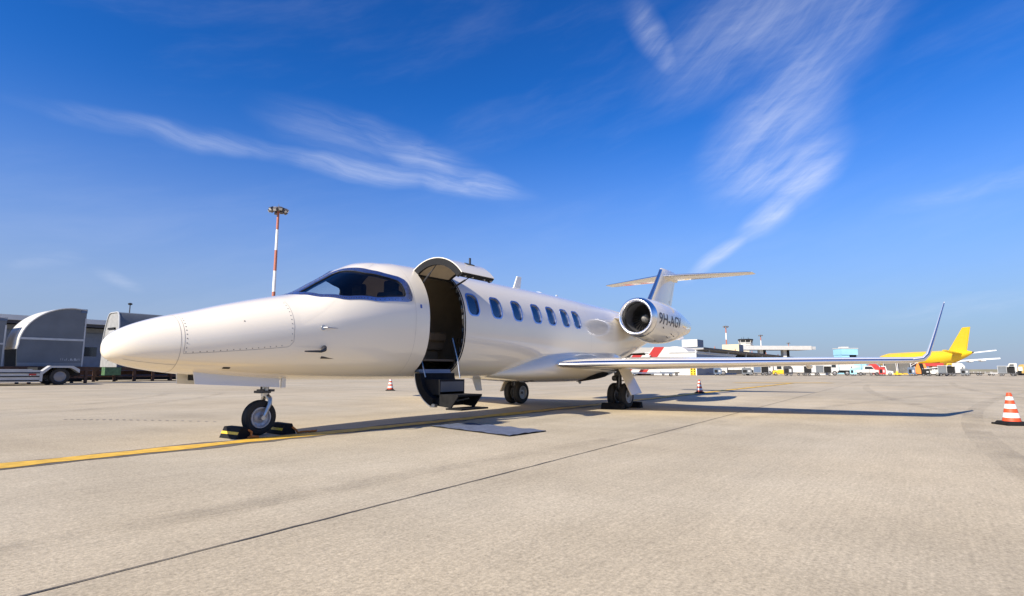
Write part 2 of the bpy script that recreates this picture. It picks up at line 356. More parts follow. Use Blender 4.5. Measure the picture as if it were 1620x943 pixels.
# ------------------------------------------------------------------ private jet
JET = thing('private_jet', 'cream white twin engine private jet with its door open on the apron', 'airplane', (9.4, 0, 0))
OFFS['private_jet'] = Vector((9.4, 0, 0))
PI = math.pi
def rrect(u0, u1, v0, v1, ru, rv, n=8):
    out = []
    for cu, cv, a0 in ((u1-ru, v1-rv, 0), (u0+ru, v1-rv, 90), (u0+ru, v0+rv, 180), (u1-ru, v0+rv, 270)):
        for i in range(n+1):
            a = rad(a0+90*i/n); out.append((cu+ru*math.cos(a), cv+rv*math.sin(a)))
    return out
WS_IN = [(2.15, .13), (2.42, .105), (2.70, .105), (2.80, .17), (2.99, .60), (3.2, .78), (3.43, .895), (3.49, .97), (3.515, 1.15), (3.49, 1.225), (3.02, 1.205), (2.545, .985), (2.264, .641)]
WS_OUT = [(1.97, .012), (2.42, .012), (2.76, .012), (2.88, .12), (3.10, .575), (3.30, .735), (3.55, .845), (3.605, .94), (3.625, 1.21), (3.59, 1.315), (3.009, 1.272), (2.525, 1.06), (2.225, .715)]
WIN_X = [5.02, 5.665, 6.305, 6.965, 7.51, 8.065, 8.555]
DOOR = (3.95, 4.75, .66, 2.585)
def ray_poly(c, sc, ang, poly):                              # crossing of a ray from c with a star-shaped outline
    d = (math.cos(ang)*sc[0], math.sin(ang)*sc[1]); best = None
    for i in range(len(poly)):
        a = poly[i]; b = poly[(i+1) % len(poly)]; e = (b[0]-a[0], b[1]-a[1]); w = (a[0]-c[0], a[1]-c[1])
        den = d[0]*e[1]-d[1]*e[0]
        if abs(den) < 1e-12: continue
        t = (w[0]*e[1]-w[1]*e[0])/den; s = (w[0]*d[1]-w[1]*d[0])/den
        if t > 0 and -1e-6 <= s <= 1+1e-6 and (best is None or t > best): best = t
    return (c[0]+d[0]*best, c[1]+d[1]*best)
def smooth_poly(poly, it=2, k=.82):
    for _ in range(it):
        q = []
        for i in range(len(poly)):
            a = poly[i]; b = poly[(i+1) % len(poly)]
            q += [(a[0]*k+b[0]*(1-k), a[1]*k+b[1]*(1-k)), (a[0]*(1-k)+b[0]*k, a[1]*(1-k)+b[1]*k)]
        poly = q
    return poly
WS_IN = smooth_poly(WS_IN, 1, .9); WS_OUT = smooth_poly(WS_OUT, 1, .9)
def mirror(poly): return [(u, 2*PI-v) for u, v in poly]
def win_poly(x, k=0): return rrect(x-.135-k, x+.135+k, 1.02-k*1.1, 1.405+k*1.1, .09+k*.6, .11+k*.6)
HOLES = []                                                   # (block, outline, centre)
HOLES.append(((1.9, 3.68, .05, 1.42), WS_IN, (2.75, .72)))
HOLES.append(((1.9, 3.68, 2*PI-1.42, 2*PI-.05), mirror(WS_IN), (2.75, 2*PI-.72)))
HOLES.append(((3.86, 4.84, .5, 2.74), rrect(DOOR[0], DOOR[1], DOOR[2], DOOR[3], .07, .09), (4.35, 1.62)))
WINS = []
for x in WIN_X:
    WINS.append(((x-.225, x+.225, .93, 1.5), win_poly(x), (x, 1.2125)))
    WINS.append(((x-.225, x+.225, 2*PI-1.5, 2*PI-.93), mirror(win_poly(x)), (x, 2*PI-1.2125)))
def lines(lo, hi, step, req):
    req = sorted(set(round(r, 5) for r in req if lo <= r <= hi)); out = list(req)
    n = int((hi-lo)/step)
    for i in range(n+1):
        t = lo+(hi-lo)*i/n
        if all(abs(t-r) > step*.45 for r in req): out.append(t)
    return sorted(out)
def shell(inset, holes, x0, x1, step=.055):
    us = lines(x0, x1, step, [x0, x1]+[h[0][0] for h in holes]+[h[0][1] for h in holes])
    if x0 == 0: us = [0.0, .0004, .0016, .004, .008, .014, .022, .032]+[u for u in us if u > .038]
    vs = lines(0, 2*PI, .042, [0, 2*PI, PI]+[h[0][2] for h in holes]+[h[0][3] for h in holes])[:-1]
    nv = len(vs); b = MB(); b.v = [surf(u, v, -inset) for u in us for v in vs]
    idx = lambda i, j: i*nv+(j % nv)
    near = lambda arr, x: min(range(len(arr)), key=lambda k: abs(arr[k]-x))
    blocks = [(near(us, h[0][0]), near(us, h[0][1]), near(vs, h[0][2]), near(vs, h[0][3])) for h in holes]
    taken = set()
    for i0, i1, j0, j1 in blocks:
        for i in range(i0, i1):
            for j in range(j0, j1): taken.add((i, j))
    for i in range(len(us)-1):
        for j in range(nv):
            if (i, j) not in taken: b.f.append((idx(i, j), idx(i, j+1), idx(i+1, j+1), idx(i+1, j)))
    rims = []
    for (i0, i1, j0, j1), h in zip(blocks, holes):
        loop = [(i, j0) for i in range(i0, i1)]+[(i1, j) for j in range(j0, j1)]+[(i, j1) for i in range(i1, i0, -1)]+[(i0, j) for j in range(j1, j0, -1)]
        c = h[2]; sc = ((h[0][1]-h[0][0])/2, (h[0][3]-h[0][2])/2)
        prev = [idx(i, j) for i, j in loop]; rim = []
        ends = []
        for i, j in loop:
            ang = math.atan2((vs[j]-c[1])/sc[1], (us[i]-c[0])/sc[0]); ends.append(ray_poly(c, sc, ang, h[1]))
        for k in (.5, 1.0):
            cur = []
            for (i, j), e in zip(loop, ends):
                u = us[i]*(1-k)+e[0]*k; v = vs[j]*(1-k)+e[1]*k
                cur.append(len(b.v)); b.v.append(surf(u, v, -inset))
            for q in range(len(loop)):
                w = (q+1) % len(loop); b.f.append((prev[q], prev[w], cur[w], cur[q]))
            prev = cur
        rims.append([b.v[q] for q in prev])
    b.mi = [0]*len(b.f)
    return b, rims
sk, rims_o = shell(0, HOLES+WINS, 0, 16.8)
fuselage = sk.build('fuselage', PAINT, JET, 60)
# inner lining (cockpit dark, cabin beige) and the jambs of the door and windshields
inn, rims_i = shell(.05, HOLES, 1.75, 9.2)
for q, f in enumerate(inn.f): inn.mi[q] = 0 if sum(inn.v[k][0] for k in f)/len(f) < 3.8 else 1
inn.build('cabin_lining', [DARKIN, LINER], JET, 60)
for q, nm in ((0, 'windshield_jamb'), (1, 'windshield_jamb'), (2, 'door_jamb')):
    ol = [ray_poly(HOLES[q][2], (.8, .8), 2*PI*i/120, HOLES[q][1]) for i in range(120)]
    j = MB(); j.loft([[surf(*p, -.001) for p in ol], [surf(*p, -.052) for p in ol]], True, False); j.build(nm, DARKIN, JET, 50)
def patch(outline, c, off, rings=5, m=72):                   # surface patch filling an outline
    b = MB(); sc = (1, 1)
    pts = [ray_poly(c, (.8, .8), 2*PI*i/m, outline) for i in range(m)]
    b.v.append(surf(c[0], c[1], off))
    for r in range(1, rings+1):
        k = r/rings
        b.v += [surf(c[0]+(p[0]-c[0])*k, c[1]+(p[1]-c[1])*k, off) for p in pts]
    b.f = [(0, 1+i, 1+(i+1) % m) for i in range(m)]
    for r in range(rings-1):
        for i in range(m):
            a = 1+r*m; d = a+m; b.f.append((a+i, a+(i+1) % m, d+(i+1) % m, d+i))
    b.mi = [0]*len(b.f); return b
def frame_ring(inner, outer, c, m=96, dep=.02, proud=.004):
    a = [ray_poly(c, (.8, .8), 2*PI*i/m, inner) for i in range(m)]; o = [ray_poly(c, (.8, .8), 2*PI*i/m, outer) for i in range(m)]
    b = MB(); mid = [((p[0]+q[0])/2, (p[1]+q[1])/2) for p, q in zip(a, o)]
    b.loft([[surf(*p, -dep) for p in a], [surf(*p, proud) for p in a], [surf(*p, proud+.002) for p in mid], [surf(*p, proud) for p in o], [surf(*p, -.002) for p in o]], True, False)
    return b
for q in (0, 1):
    f = (lambda p: p) if q == 0 else mirror
    c = (2.75, .72) if q == 0 else (2.75, 2*PI-.72)
    ws = patch(f(WS_IN), c, -.012).build('windshield', WSGLASS, JET, 60)
    sub('windshield_frame', frame_ring(f(WS_IN), f(WS_OUT), c), FRAMEM, ws)
    seal_in = [(c[0]+(u-c[0])*.965, c[1]+(v-c[1])*.955) for u, v in f(WS_IN)]
    sub('windshield_seal', frame_ring(seal_in, f(WS_IN), c, dep=.03, proud=-.004), DARKIN, ws)
    for x in WIN_X:
        po = win_poly(x); c2 = (x, 1.2125)
        if q: po = mirror(po); c2 = (x, 2*PI-1.2125)
        big = win_poly(x, .026); big = mirror(big) if q else big
        fr = frame_ring(po, big, c2, 48, .03, .003).build('cabin_window', FRAMEM, JET, 40)
        sub('window_pane', patch(po, c2, -.022, 3, 48), WINGLASS, fr)
# panel seams and fasteners on the nose
def seam(name, path, w=.006, off=.0015, m=None):
    b = MB(); L = []
    for i, (u, v) in enumerate(path):
        a = Vector(surf(*path[max(i-1, 0)])); c = Vector(surf(*path[min(i+1, len(path)-1)])); d = (c-a).normalized()
        p0 = Vector(surf(u, v, 0)); p1 = Vector(surf(u, v, off)); n = (p1-p0).normalized(); s = d.cross(n)
        L += [p1+s*w/2, p1-s*w/2]
    b.add(L, [(2*i, 2*i+1, 2*i+3, 2*i+2) for i in range(len(path)-1)]); return sub(name, b, m or SEAM, fuselage, 0)
SEAM = mat('panel_gap', (.40, .37, .33), .8, vary=.1)
RIVET = mat('fastener_steel', (.10, .09, .085), .5, .5, vary=.2)
seam('radome_seam', [(.612, 2*PI*i/90) for i in range(91)], .005)
pan = [(.645, .45+1.42*i/20) for i in range(21)]+[(.645+(1.735-.645)*i/24, 1.87+(-.05)*i/24) for i in range(1, 25)]+[(1.76, 1.80), (1.785, 1.75)]+[(1.80, 1.72-1.1*i/20) for i in range(21)]
seam('avionics_door_seam', pan, .005)
riv = MB()
def rivet(u, v, r=.0062):
    p0 = Vector(surf(u, v)); n = (Vector(surf(u, v, .01))-p0).normalized(); riv.cyl(p0-n*.002, p0+n*.003, r, r*.8, 8)
for i in range(10): rivet(.665, .62+1.2*i/9)
for i in range(1, 16): rivet(.665+(1.73-.665)*i/16, 1.835-.05*i/16)
for i in range(10): rivet(1.775, 1.70-1.0*i/9)
rivet(1.245, 1.124, .009)
rv = sub('panel_fasteners', riv, RIVET, fuselage); rv['kind'] = 'stuff'
seam('nose_lower_seam', [(.15+.46*i/16, 2.35) for i in range(17)], .004)
for xx in (3.66, 9.15): seam('skin_seam', [(xx, 2*PI*i/90) for i in range(91)], .003)
for q in (0, 1):
    wf = MB(); c = (2.75, .72)
    for i in range(64):
        a = 2*PI*i/64; p = ray_poly(c, (.8, .8), a, WS_IN); o = ray_poly(c, (.8, .8), a, WS_OUT); u = p[0]*.45+o[0]*.55; v = p[1]*.45+o[1]*.55
        v = 2*PI-v if q else v; wf.cyl(surf(u, v, .003), surf(u, v, .010), .007, .006, 6)
    wf = sub('frame_fasteners', wf, RIVET, fuselage); wf['kind'] = 'stuff'
# probes and ports on the port side
pr = MB(); p = Vector(surf(2.165, 1.555)); n = (Vector(surf(2.165, 1.555, .01))-p).normalized()
pr.cyl(p, p+n*.012, .034, .03, 16); pr.tube([p+n*.01, p+n*.05+Vector((.03, 0, 0)), p+n*.06+Vector((.19, 0, .0))], [.008, .008, .004], 8)
pr.build('vane_probe', STEEL, JET)
pr = MB(); p = Vector(surf(2.21, 1.89)); n = (Vector(surf(2.21, 1.89, .01))-p).normalized()
pr.tube([p-n*.01, p+n*.06-Vector((.03, 0, .005)), p+n*.1-Vector((.10, 0, .02)), p+n*.1-Vector((.33, 0, .025))], [.036, .028, .016, .009], 10)
pr.build('pitot_probe', DSTEEL, JET)
def skin_plate(name, x, th, sx, st, m, off=.003):
    b = MB(); po = rrect(x-sx, x+sx, th-st, th+st, sx*.25, st*.25, 4)
    bb = patch(po, (x, th), off, 2, 24); return bb.build(name, m, JET, 30)
skin_plate('drain_port', 1.13, 2.40, .04, .035, DARKIN)
skin_plate('static_port', 3.77, 1.37, .02, .03, mat('blue_plate', (.08, .14, .42), .4))
# cabin: floor, seats, cabinet, cockpit
cb = MB(); cb.bbox(2.2, 9.0, -.66, .66, .97, 1.0); cb.build('cabin_floor', CARPET, JET, 0)
bk = MB(); bk.loft([[surf(x, 2*PI*i/60, -.055) for i in range(60)] for x in (8.95, 9.0)]); bk.build('aft_bulkhead', LINER, JET, 0)
def seat(x, y, face, m):
    b = MB()
    b.box((x, y, 1.28), (.5, .5, .2)); b.box((x-face*.26, y, 1.66), (.14, .48, .72), Matrix.Rotation(-face*.18, 3, 'Y')); b.box((x-face*.34, y, 2.1), (.1, .28, .2))
    b.box((x, y-.29, 1.42), (.46, .08, .16)); b.box((x, y+.29, 1.42), (.46, .08, .16)); b.box((x, y, 1.1), (.36, .36, .2))
    o = b.build('cabin_seat', m, JET, 30); bv = o.modifiers.new('b', 'BEVEL'); bv.width = .04; bv.segments = 3
    return o
for x, y, fc in ((5.15, .42, 1), (6.6, .42, -1), (7.6, .42, -1), (6.6, -.42, -1), (7.6, -.42, -1)): seat(x, y, fc, LEATHER)
for y in (-.38, .38): seat(3.25, y, -1, DARKIN)
b = MB(); b.bbox(4.8, 4.86, .12, .72, 1.0, 2.05); b.build('cabin_partition', LEATHER, JET, 0)
b = MB(); b.prism([(2.3, 1.0), (2.75, 1.0), (2.72, 1.70), (2.6, 1.80), (2.32, 1.74)], (0, -.6, 0), (1, 0, 0), (0, 0, 1), (0, 1.2, 0)); b.build('instrument_panel', DARKIN, JET, 0)
# upper door: opened outwards above the doorway
def arc3(a, m, c, n):                                        # circle arc through three (y, z) points
    ax, ay = a; bx, by = m; cx, cy = c; d = 2*(ax*(by-cy)+bx*(cy-ay)+cx*(ay-by))
    ux = ((ax*ax+ay*ay)*(by-cy)+(bx*bx+by*by)*(cy-ay)+(cx*cx+cy*cy)*(ay-by))/d
    uy = ((ax*ax+ay*ay)*(cx-bx)+(bx*bx+by*by)*(ax-cx)+(cx*cx+cy*cy)*(bx-ax))/d
    r = math.hypot(ax-ux, ay-uy); t0 = math.atan2(ay-uy, ax-ux); t1 = math.atan2(cy-uy, cx-ux)
    if t1 < t0 and ay > uy: t1 += 2*PI if t1 < -PI/2 else 0
    return (ux, uy), r, t0, t1
(oy, oz), orad, t0, t1 = arc3((-.47, 2.40), (-.90, 2.555), (-1.49, 2.275), 3)
def arc_ring(x, rr, n=24, e0=0, e1=0): return [(x, oy+rr*math.cos(t0+e0+(t1-t0-e0-e1)*i/n), oz+rr*math.sin(t0+e0+(t1-t0-e0-e1)*i/n)) for i in range(n+1)]
def arc_slab(x0, x1, r0, r1, e0=0, e1=0, n=24):
    b = MB(); A = arc_ring(x0, r1, n, e0, e1)+arc_ring(x0, r0, n, e0, e1)[::-1]; B = arc_ring(x1, r1, n, e0, e1)+arc_ring(x1, r0, n, e0, e1)[::-1]
    m = len(A); b.v = A+B
    for i in range(m): j = (i+1) % m; b.f.append((i, j, m+j, m+i))
    for o in (0, m):
        for i in range(n): b.f.append((o+i, o+i+1, o+m-2-i, o+m-1-i))
    b.mi = [0]*len(b.f); return b
ud = arc_slab(3.96, 4.745, orad-.012, orad).build('upper_door', PAINT, JET, 30)
sub('door_lining', arc_slab(4.005, 4.70, orad-.10, orad-.02, .03, .03), LINER, ud, 30)
for xa, xb in ((3.962, 4.003), (4.702, 4.743)): sub('door_edge_frame', arc_slab(xa, xb, orad-.115, orad-.0125, .01, .01), DARKIN, ud, 30)
fe = MB(); ye = oy+(orad-.045)*math.cos(t1); ze = oz+(orad-.045)*math.sin(t1)
fe.box((4.35, ye+.0, ze), (.76, .035, .075), Matrix.Rotation(t1+PI/2, 3, 'X')); sub('door_edge_frame', fe, DARKIN, ud, 30)
for x in (4.05, 4.22, 4.5, 4.66): lt = MB(); lt.cyl((x, ye-.01, ze-.02), (x, ye-.035, ze-.03), .014, .012, 10); sub('door_latch', lt, STEEL, ud)
ih = MB()
tm = t0+(t1-t0)*.72
hp = Vector((4.42, oy+(orad+.004)*math.cos(tm), oz+(orad+.004)*math.sin(tm)))
ih.box(hp, (.2, .05, .012), Matrix.Rotation(tm-PI/2, 3, 'X')); ih.box(hp+Vector((0, -.005, .05)), (.03, .02, .1)); sub('door_handle', ih, DSTEEL, ud, 30)
for x, t in ((4.02, .45), (4.70, .72)):
    tt = t0+(t1-t0)*t; gs = MB(); a = Vector((x, oy+(orad-.07)*math.cos(tt), oz+(orad-.07)*math.sin(tt))); c = Vector((x, -.62, 2.18)); gs.cyl(a, a.lerp(c, .5), .009, .009, 8); gs.cyl(a.lerp(c, .5), c, .016, .016, 8)
    sub('gas_strut', gs, DSTEEL, ud)
rim = MB()
rim.tube([Vector(surf(4.775, .62+i*.05, -.004)) for i in range(40)], .014, 8); rim.build('door_seal', BLACKR, JET)
for i in range(9):
    v = .95+i*.17; q = Vector(surf(4.752, v, -.03)); MB().box(q, (.02, .03, .06)).build('door_strike_plate', STEEL, JET, 0)
# lower door with the fold-out steps
(ly, lz), lr, s0, s1 = arc3((-.545, .775), (-.60, .56), (-.90, .285), 3)
def la(x, rr, n=14): return [(x, ly+rr*math.cos(s0+(s1-s0)*i/n), lz+rr*math.sin(s0+(s1-s0)*i/n)) for i in range(n+1)]
if s1 < s0 and s0-s1 > PI: s1 += 2*PI
elif s1-s0 > PI: s1 -= 2*PI
def lslab(x0, x1, r0, r1, n=14):
    b = MB(); A = la(x0, r1, n)+la(x0, r0, n)[::-1]; B = la(x1, r1, n)+la(x1, r0, n)[::-1]; m = len(A); b.v = A+B
    for i in range(m): j = (i+1) % m; b.f.append((i, j, m+j, m+i))
    for o in (0, m):
        for i in range(n): b.f.append((o+i, o+i+1, o+m-2-i, o+m-1-i))
    b.mi = [0]*len(b.f); return b
ld = lslab(3.96, 4.745, lr-.012, lr).build('lower_door', PAINT, JET, 30)
sub('door_lining', lslab(3.963, 4.742, lr-.13, lr-.0125), BLACKR, ld, 30)
st = MB(); st.bbox(4.0, 4.70, -.62, -.50, .80, .84); st.bbox(4.02, 4.68, -.66, -.60, .715, .80); sub('sill_plate', st, BLUEG, ld, 0)
st = MB(); st.bbox(4.05, 4.62, -1.0, -.68, .66, .685); st.bbox(4.05, 4.07, -1.0, -.62, .46, .66); st.bbox(4.60, 4.62, -1.0, -.62, .46, .66); st.bbox(4.07, 4.60, -.70, -.68, .46, .66)
sub('upper_step', st, DARKIN, ld, 0)
st = MB(); st.bbox(4.06, 4.60, -1.0, -.94, .50, .655); sub('step_riser', st, mat('grey_step_panel', (.10, .10, .105), .5, .2), ld, 0)
st = MB(); st.bbox(4.06, 4.62, -1.36, -.98, .44, .465); st.prism([(-1.36, .44), (-1.0, .44), (-.86, .30), (-1.22, .27)], (4.06, 0, 0), (0, 1, 0), (0, 0, 1), (.03, 0, 0)); st.prism([(-1.36, .44), (-1.0, .44), (-.86, .30), (-1.22, .27)], (4.59, 0, 0), (0, 1, 0), (0, 0, 1), (.03, 0, 0))
st.bbox(4.09, 4.59, -1.02, -.99, .29, .44)
sub('lower_step', st, BLACKR, ld, 0)
st = MB(); st.bbox(4.02, 4.64, -1.47, -1.16, .245, .27); sub('step_tread', st, BLACKR, ld, 0)
for q in ([(4.02, -.62, 1.02), (4.0, -.75, .72)], [(4.70, -.66, 1.35), (4.70, -.78, .98), (4.69, -.84, .7)]): st = MB(); st.tube(q, .011, 8); sub('door_stay', st, STEEL, ld)
st = MB(); st.cyl((4.15, -1.05, .34), (4.5, -1.2, .40), .012, .012, 8); st.box((4.0, -.93, .30), (.06, .1, .05)); sub('step_strut', st, STEEL, ld)
# antennas
def blade(name, pts, th, m=PAINT2):
    b = MB(); b.prism(pts, (0, -th/2, 0), (1, 0, 0), (0, 0, 1), (0, th, 0)); o = b.build(name, m, JET, 0); k = o.modifiers.new('b', 'BEVEL'); k.width = th*.4; k.segments = 2
blade('blade_antenna', [(7.28, 2.50), (7.55, 2.50), (7.60, 2.83), (7.44, 2.83)], .03)
blade('blade_antenna', [(9.0, 2.5), (9.12, 2.5), (9.10, 2.60), (9.04, 2.60)], .02)
blade('belly_antenna', [(5.98, .72), (6.22, .72), (6.29, .44), (6.12, .44)], .035)
blade('belly_antenna', [(10.05, .62), (10.2, .62), (10.17, .50), (10.10, .50)], .05)
b = MB(); b.lathe([(0, .12), (.03, .10), (.05, .05), (.055, .001)], (8.25, 0, 2.53), (0, 0, 1), 20); b.build('dome_antenna', PAINT2, JET)
# belly fairing
def zm(zb, zt): return zb+(zt-zb)*.42
def fair_ring(x, w, zb, zt, n=44):
    return [(x, w*math.copysign(abs(math.sin(a))**(.95 if math.cos(a) > 0 else .74), math.sin(a)), (zm(zb, zt))+((zt-zm(zb, zt)) if math.cos(a) > 0 else (zm(zb, zt)-zb))*math.copysign(abs(math.cos(a))**(.95 if math.cos(a) > 0 else .74), math.cos(a))) for a in [2*PI*i/n for i in range(n)]]
FW = pchip([5.9, 6.3, 7, 7.5, 8.5, 9.5, 10.5, 11.3, 11.8], [.30, .62, .89, .96, .98, .97, .88, .62, .2])
FB = pchip([5.9, 6.4, 7, 8, 9, 10, 10.8, 11.4, 11.8], [.70, .645, .60, .565, .555, .60, .73, .98, 1.12])
FT = pchip([5.9, 6.4, 7, 7.5, 8.5, 10, 11, 11.8], [.80, 1.0, 1.2, 1.34, 1.44, 1.46, 1.38, 1.2])
fb = MB(); fb.loft([fair_ring(x, FW(x), FB(x), FT(x)) for x in [5.9+5.9*i/60 for i in range(61)]]); fb.build('belly_fairing', PAINT, JET, 50)
b = MB(); b.prism([(7.1, -.42), (7.28, -.35), (7.38, -.5), (7.2, -.56)], (0, 0, FB(7.2)+.012), (1, 0, 0), (0, 1, 0), (0, 0, .012)); b.build('fairing_vent', DARKIN, JET, 0)
for sd_ in (-1, 1):                                          # dark patches laid on the fairing paint the shade of the wheel wells
    rows = []
    for i in range(13):
        x = 8.98+1.12*i/12; w, zb, zt = FW(x)+.006, FB(x)-.006, FT(x); half = .30*math.sqrt(max(0, 1-((x-9.52)/.58)**2))+.02; row = []
        for j in range(9):
            a = rad(122)+half*1.6*(j/8-.5)*2+.25; sn, cs = math.sin(a), math.cos(a); row.append((x, sd_*w*abs(sn)**.74, zm(zb, zt)-(zm(zb, zt)-zb)*abs(cs)**.74))
        rows.append(row)
    b = MB(); b.loft(rows, False, False); b.build('wheel_well_shade', DARKIN, JET, 50)
# wings
def foil(x, y, z, c, th, tw=0, n=26, cant=0, part=None, grow=0):
    pts = []
    def yt(t): return 5*th*(.2969*math.sqrt(t)-.126*t-.3516*t*t+.2843*t**3-.1036*t**4)
    T = [(1-math.cos(PI*i/n))/2 for i in range(n+1)]
    loop = [(t, yt(t)+.012*math.sin(PI*t)) for t in reversed(T)]+[(t, -yt(t)+.012*math.sin(PI*t)) for t in T[1:-1]]
    if part: loop = [(t, h) for t, h in loop if t <= part]
    for t, h in loop:
        px = t*c; pz = h*c
        if grow: px -= grow*(1-t/.08)*(t < .08); pz += math.copysign(grow, h)
        a = rad(tw); px, pz = px*math.cos(a)+pz*math.sin(a), -px*math.sin(a)+pz*math.cos(a)
        pts.append((x+px, y+pz*math.sin(cant), z+pz*math.cos(cant)))
    return pts
def wing(side):
    s = side
    ST = [(7.30, .5, .94, 3.5, .05, .5, 0), (7.47, 1.0, .945, 3.15, .062, .6, 0), (7.63, 1.45, .952, 2.9, .082, .7, 0), (7.95, 2.4, .962, 2.35, .105, .8, 0), (8.49, 4.0, .975, 1.85, .105, .5, 0), (9.0, 5.47, .998, 1.42, .10, .2, 0), (9.45, 6.78, 1.012, 1.05, .095, 0, 0)]
    WLT = [(9.56, 6.93, 1.04, .96, .09, 0, .45), (9.66, 7.0, 1.12, .87, .085, 0, .95), (9.78, 7.05, 1.27, .79, .08, 0, 1.25), (10.02, 7.14, 1.55, .62, .08, 0, 1.28), (10.45, 7.295, 2.05, .38, .075, 0, 1.28), (10.49, 7.30, 2.08, .30, .03, 0, 1.28)]
    def ring(q, **k):
        x, y, z, c, th, tw, ca = q; return [(a, -s*b, d) for a, b, d in foil(x, y, z, c, th, tw, cant=-ca, **k)]
    b = MB(); b.loft([ring(q) for q in ST]+[ring(WLT[0])]); w = b.build('wing', PAINT, JET, 50)
    b = MB(); b.loft([ring(q, part=.055, grow=.003) for q in ST[1:]], False, False); sub('leading_edge', b, CHROME, w, 60)
    b = MB(); b.loft([ring(q) for q in WLT]); wl = sub('winglet', b, PAINT, w, 50)
    b = MB(); b.loft([ring(q, part=.03, grow=.003) for q in [ST[-1]]+WLT[:-1]], False, False); sub('winglet_leading_edge', b, CHROME, w, 60)
    for yy, xx, l in ((3.1, 9.6, .9), (5.1, 9.85, .65)):
        b = MB(); b.lathe([(0, .002), (.1, .03), (.4*l, .05), (.8*l, .035), (l, .002)], (xx, -s*yy, .925), (1, 0, -.02), 12); sub('flap_fairing', b, PAINT, w)
    b = MB(); b.box((9.62, -s*6.62, .985), (.3, .14, .01)); sub('access_panel', b, STEEL, w, 0)
    return w
wing(1); wing(-1)
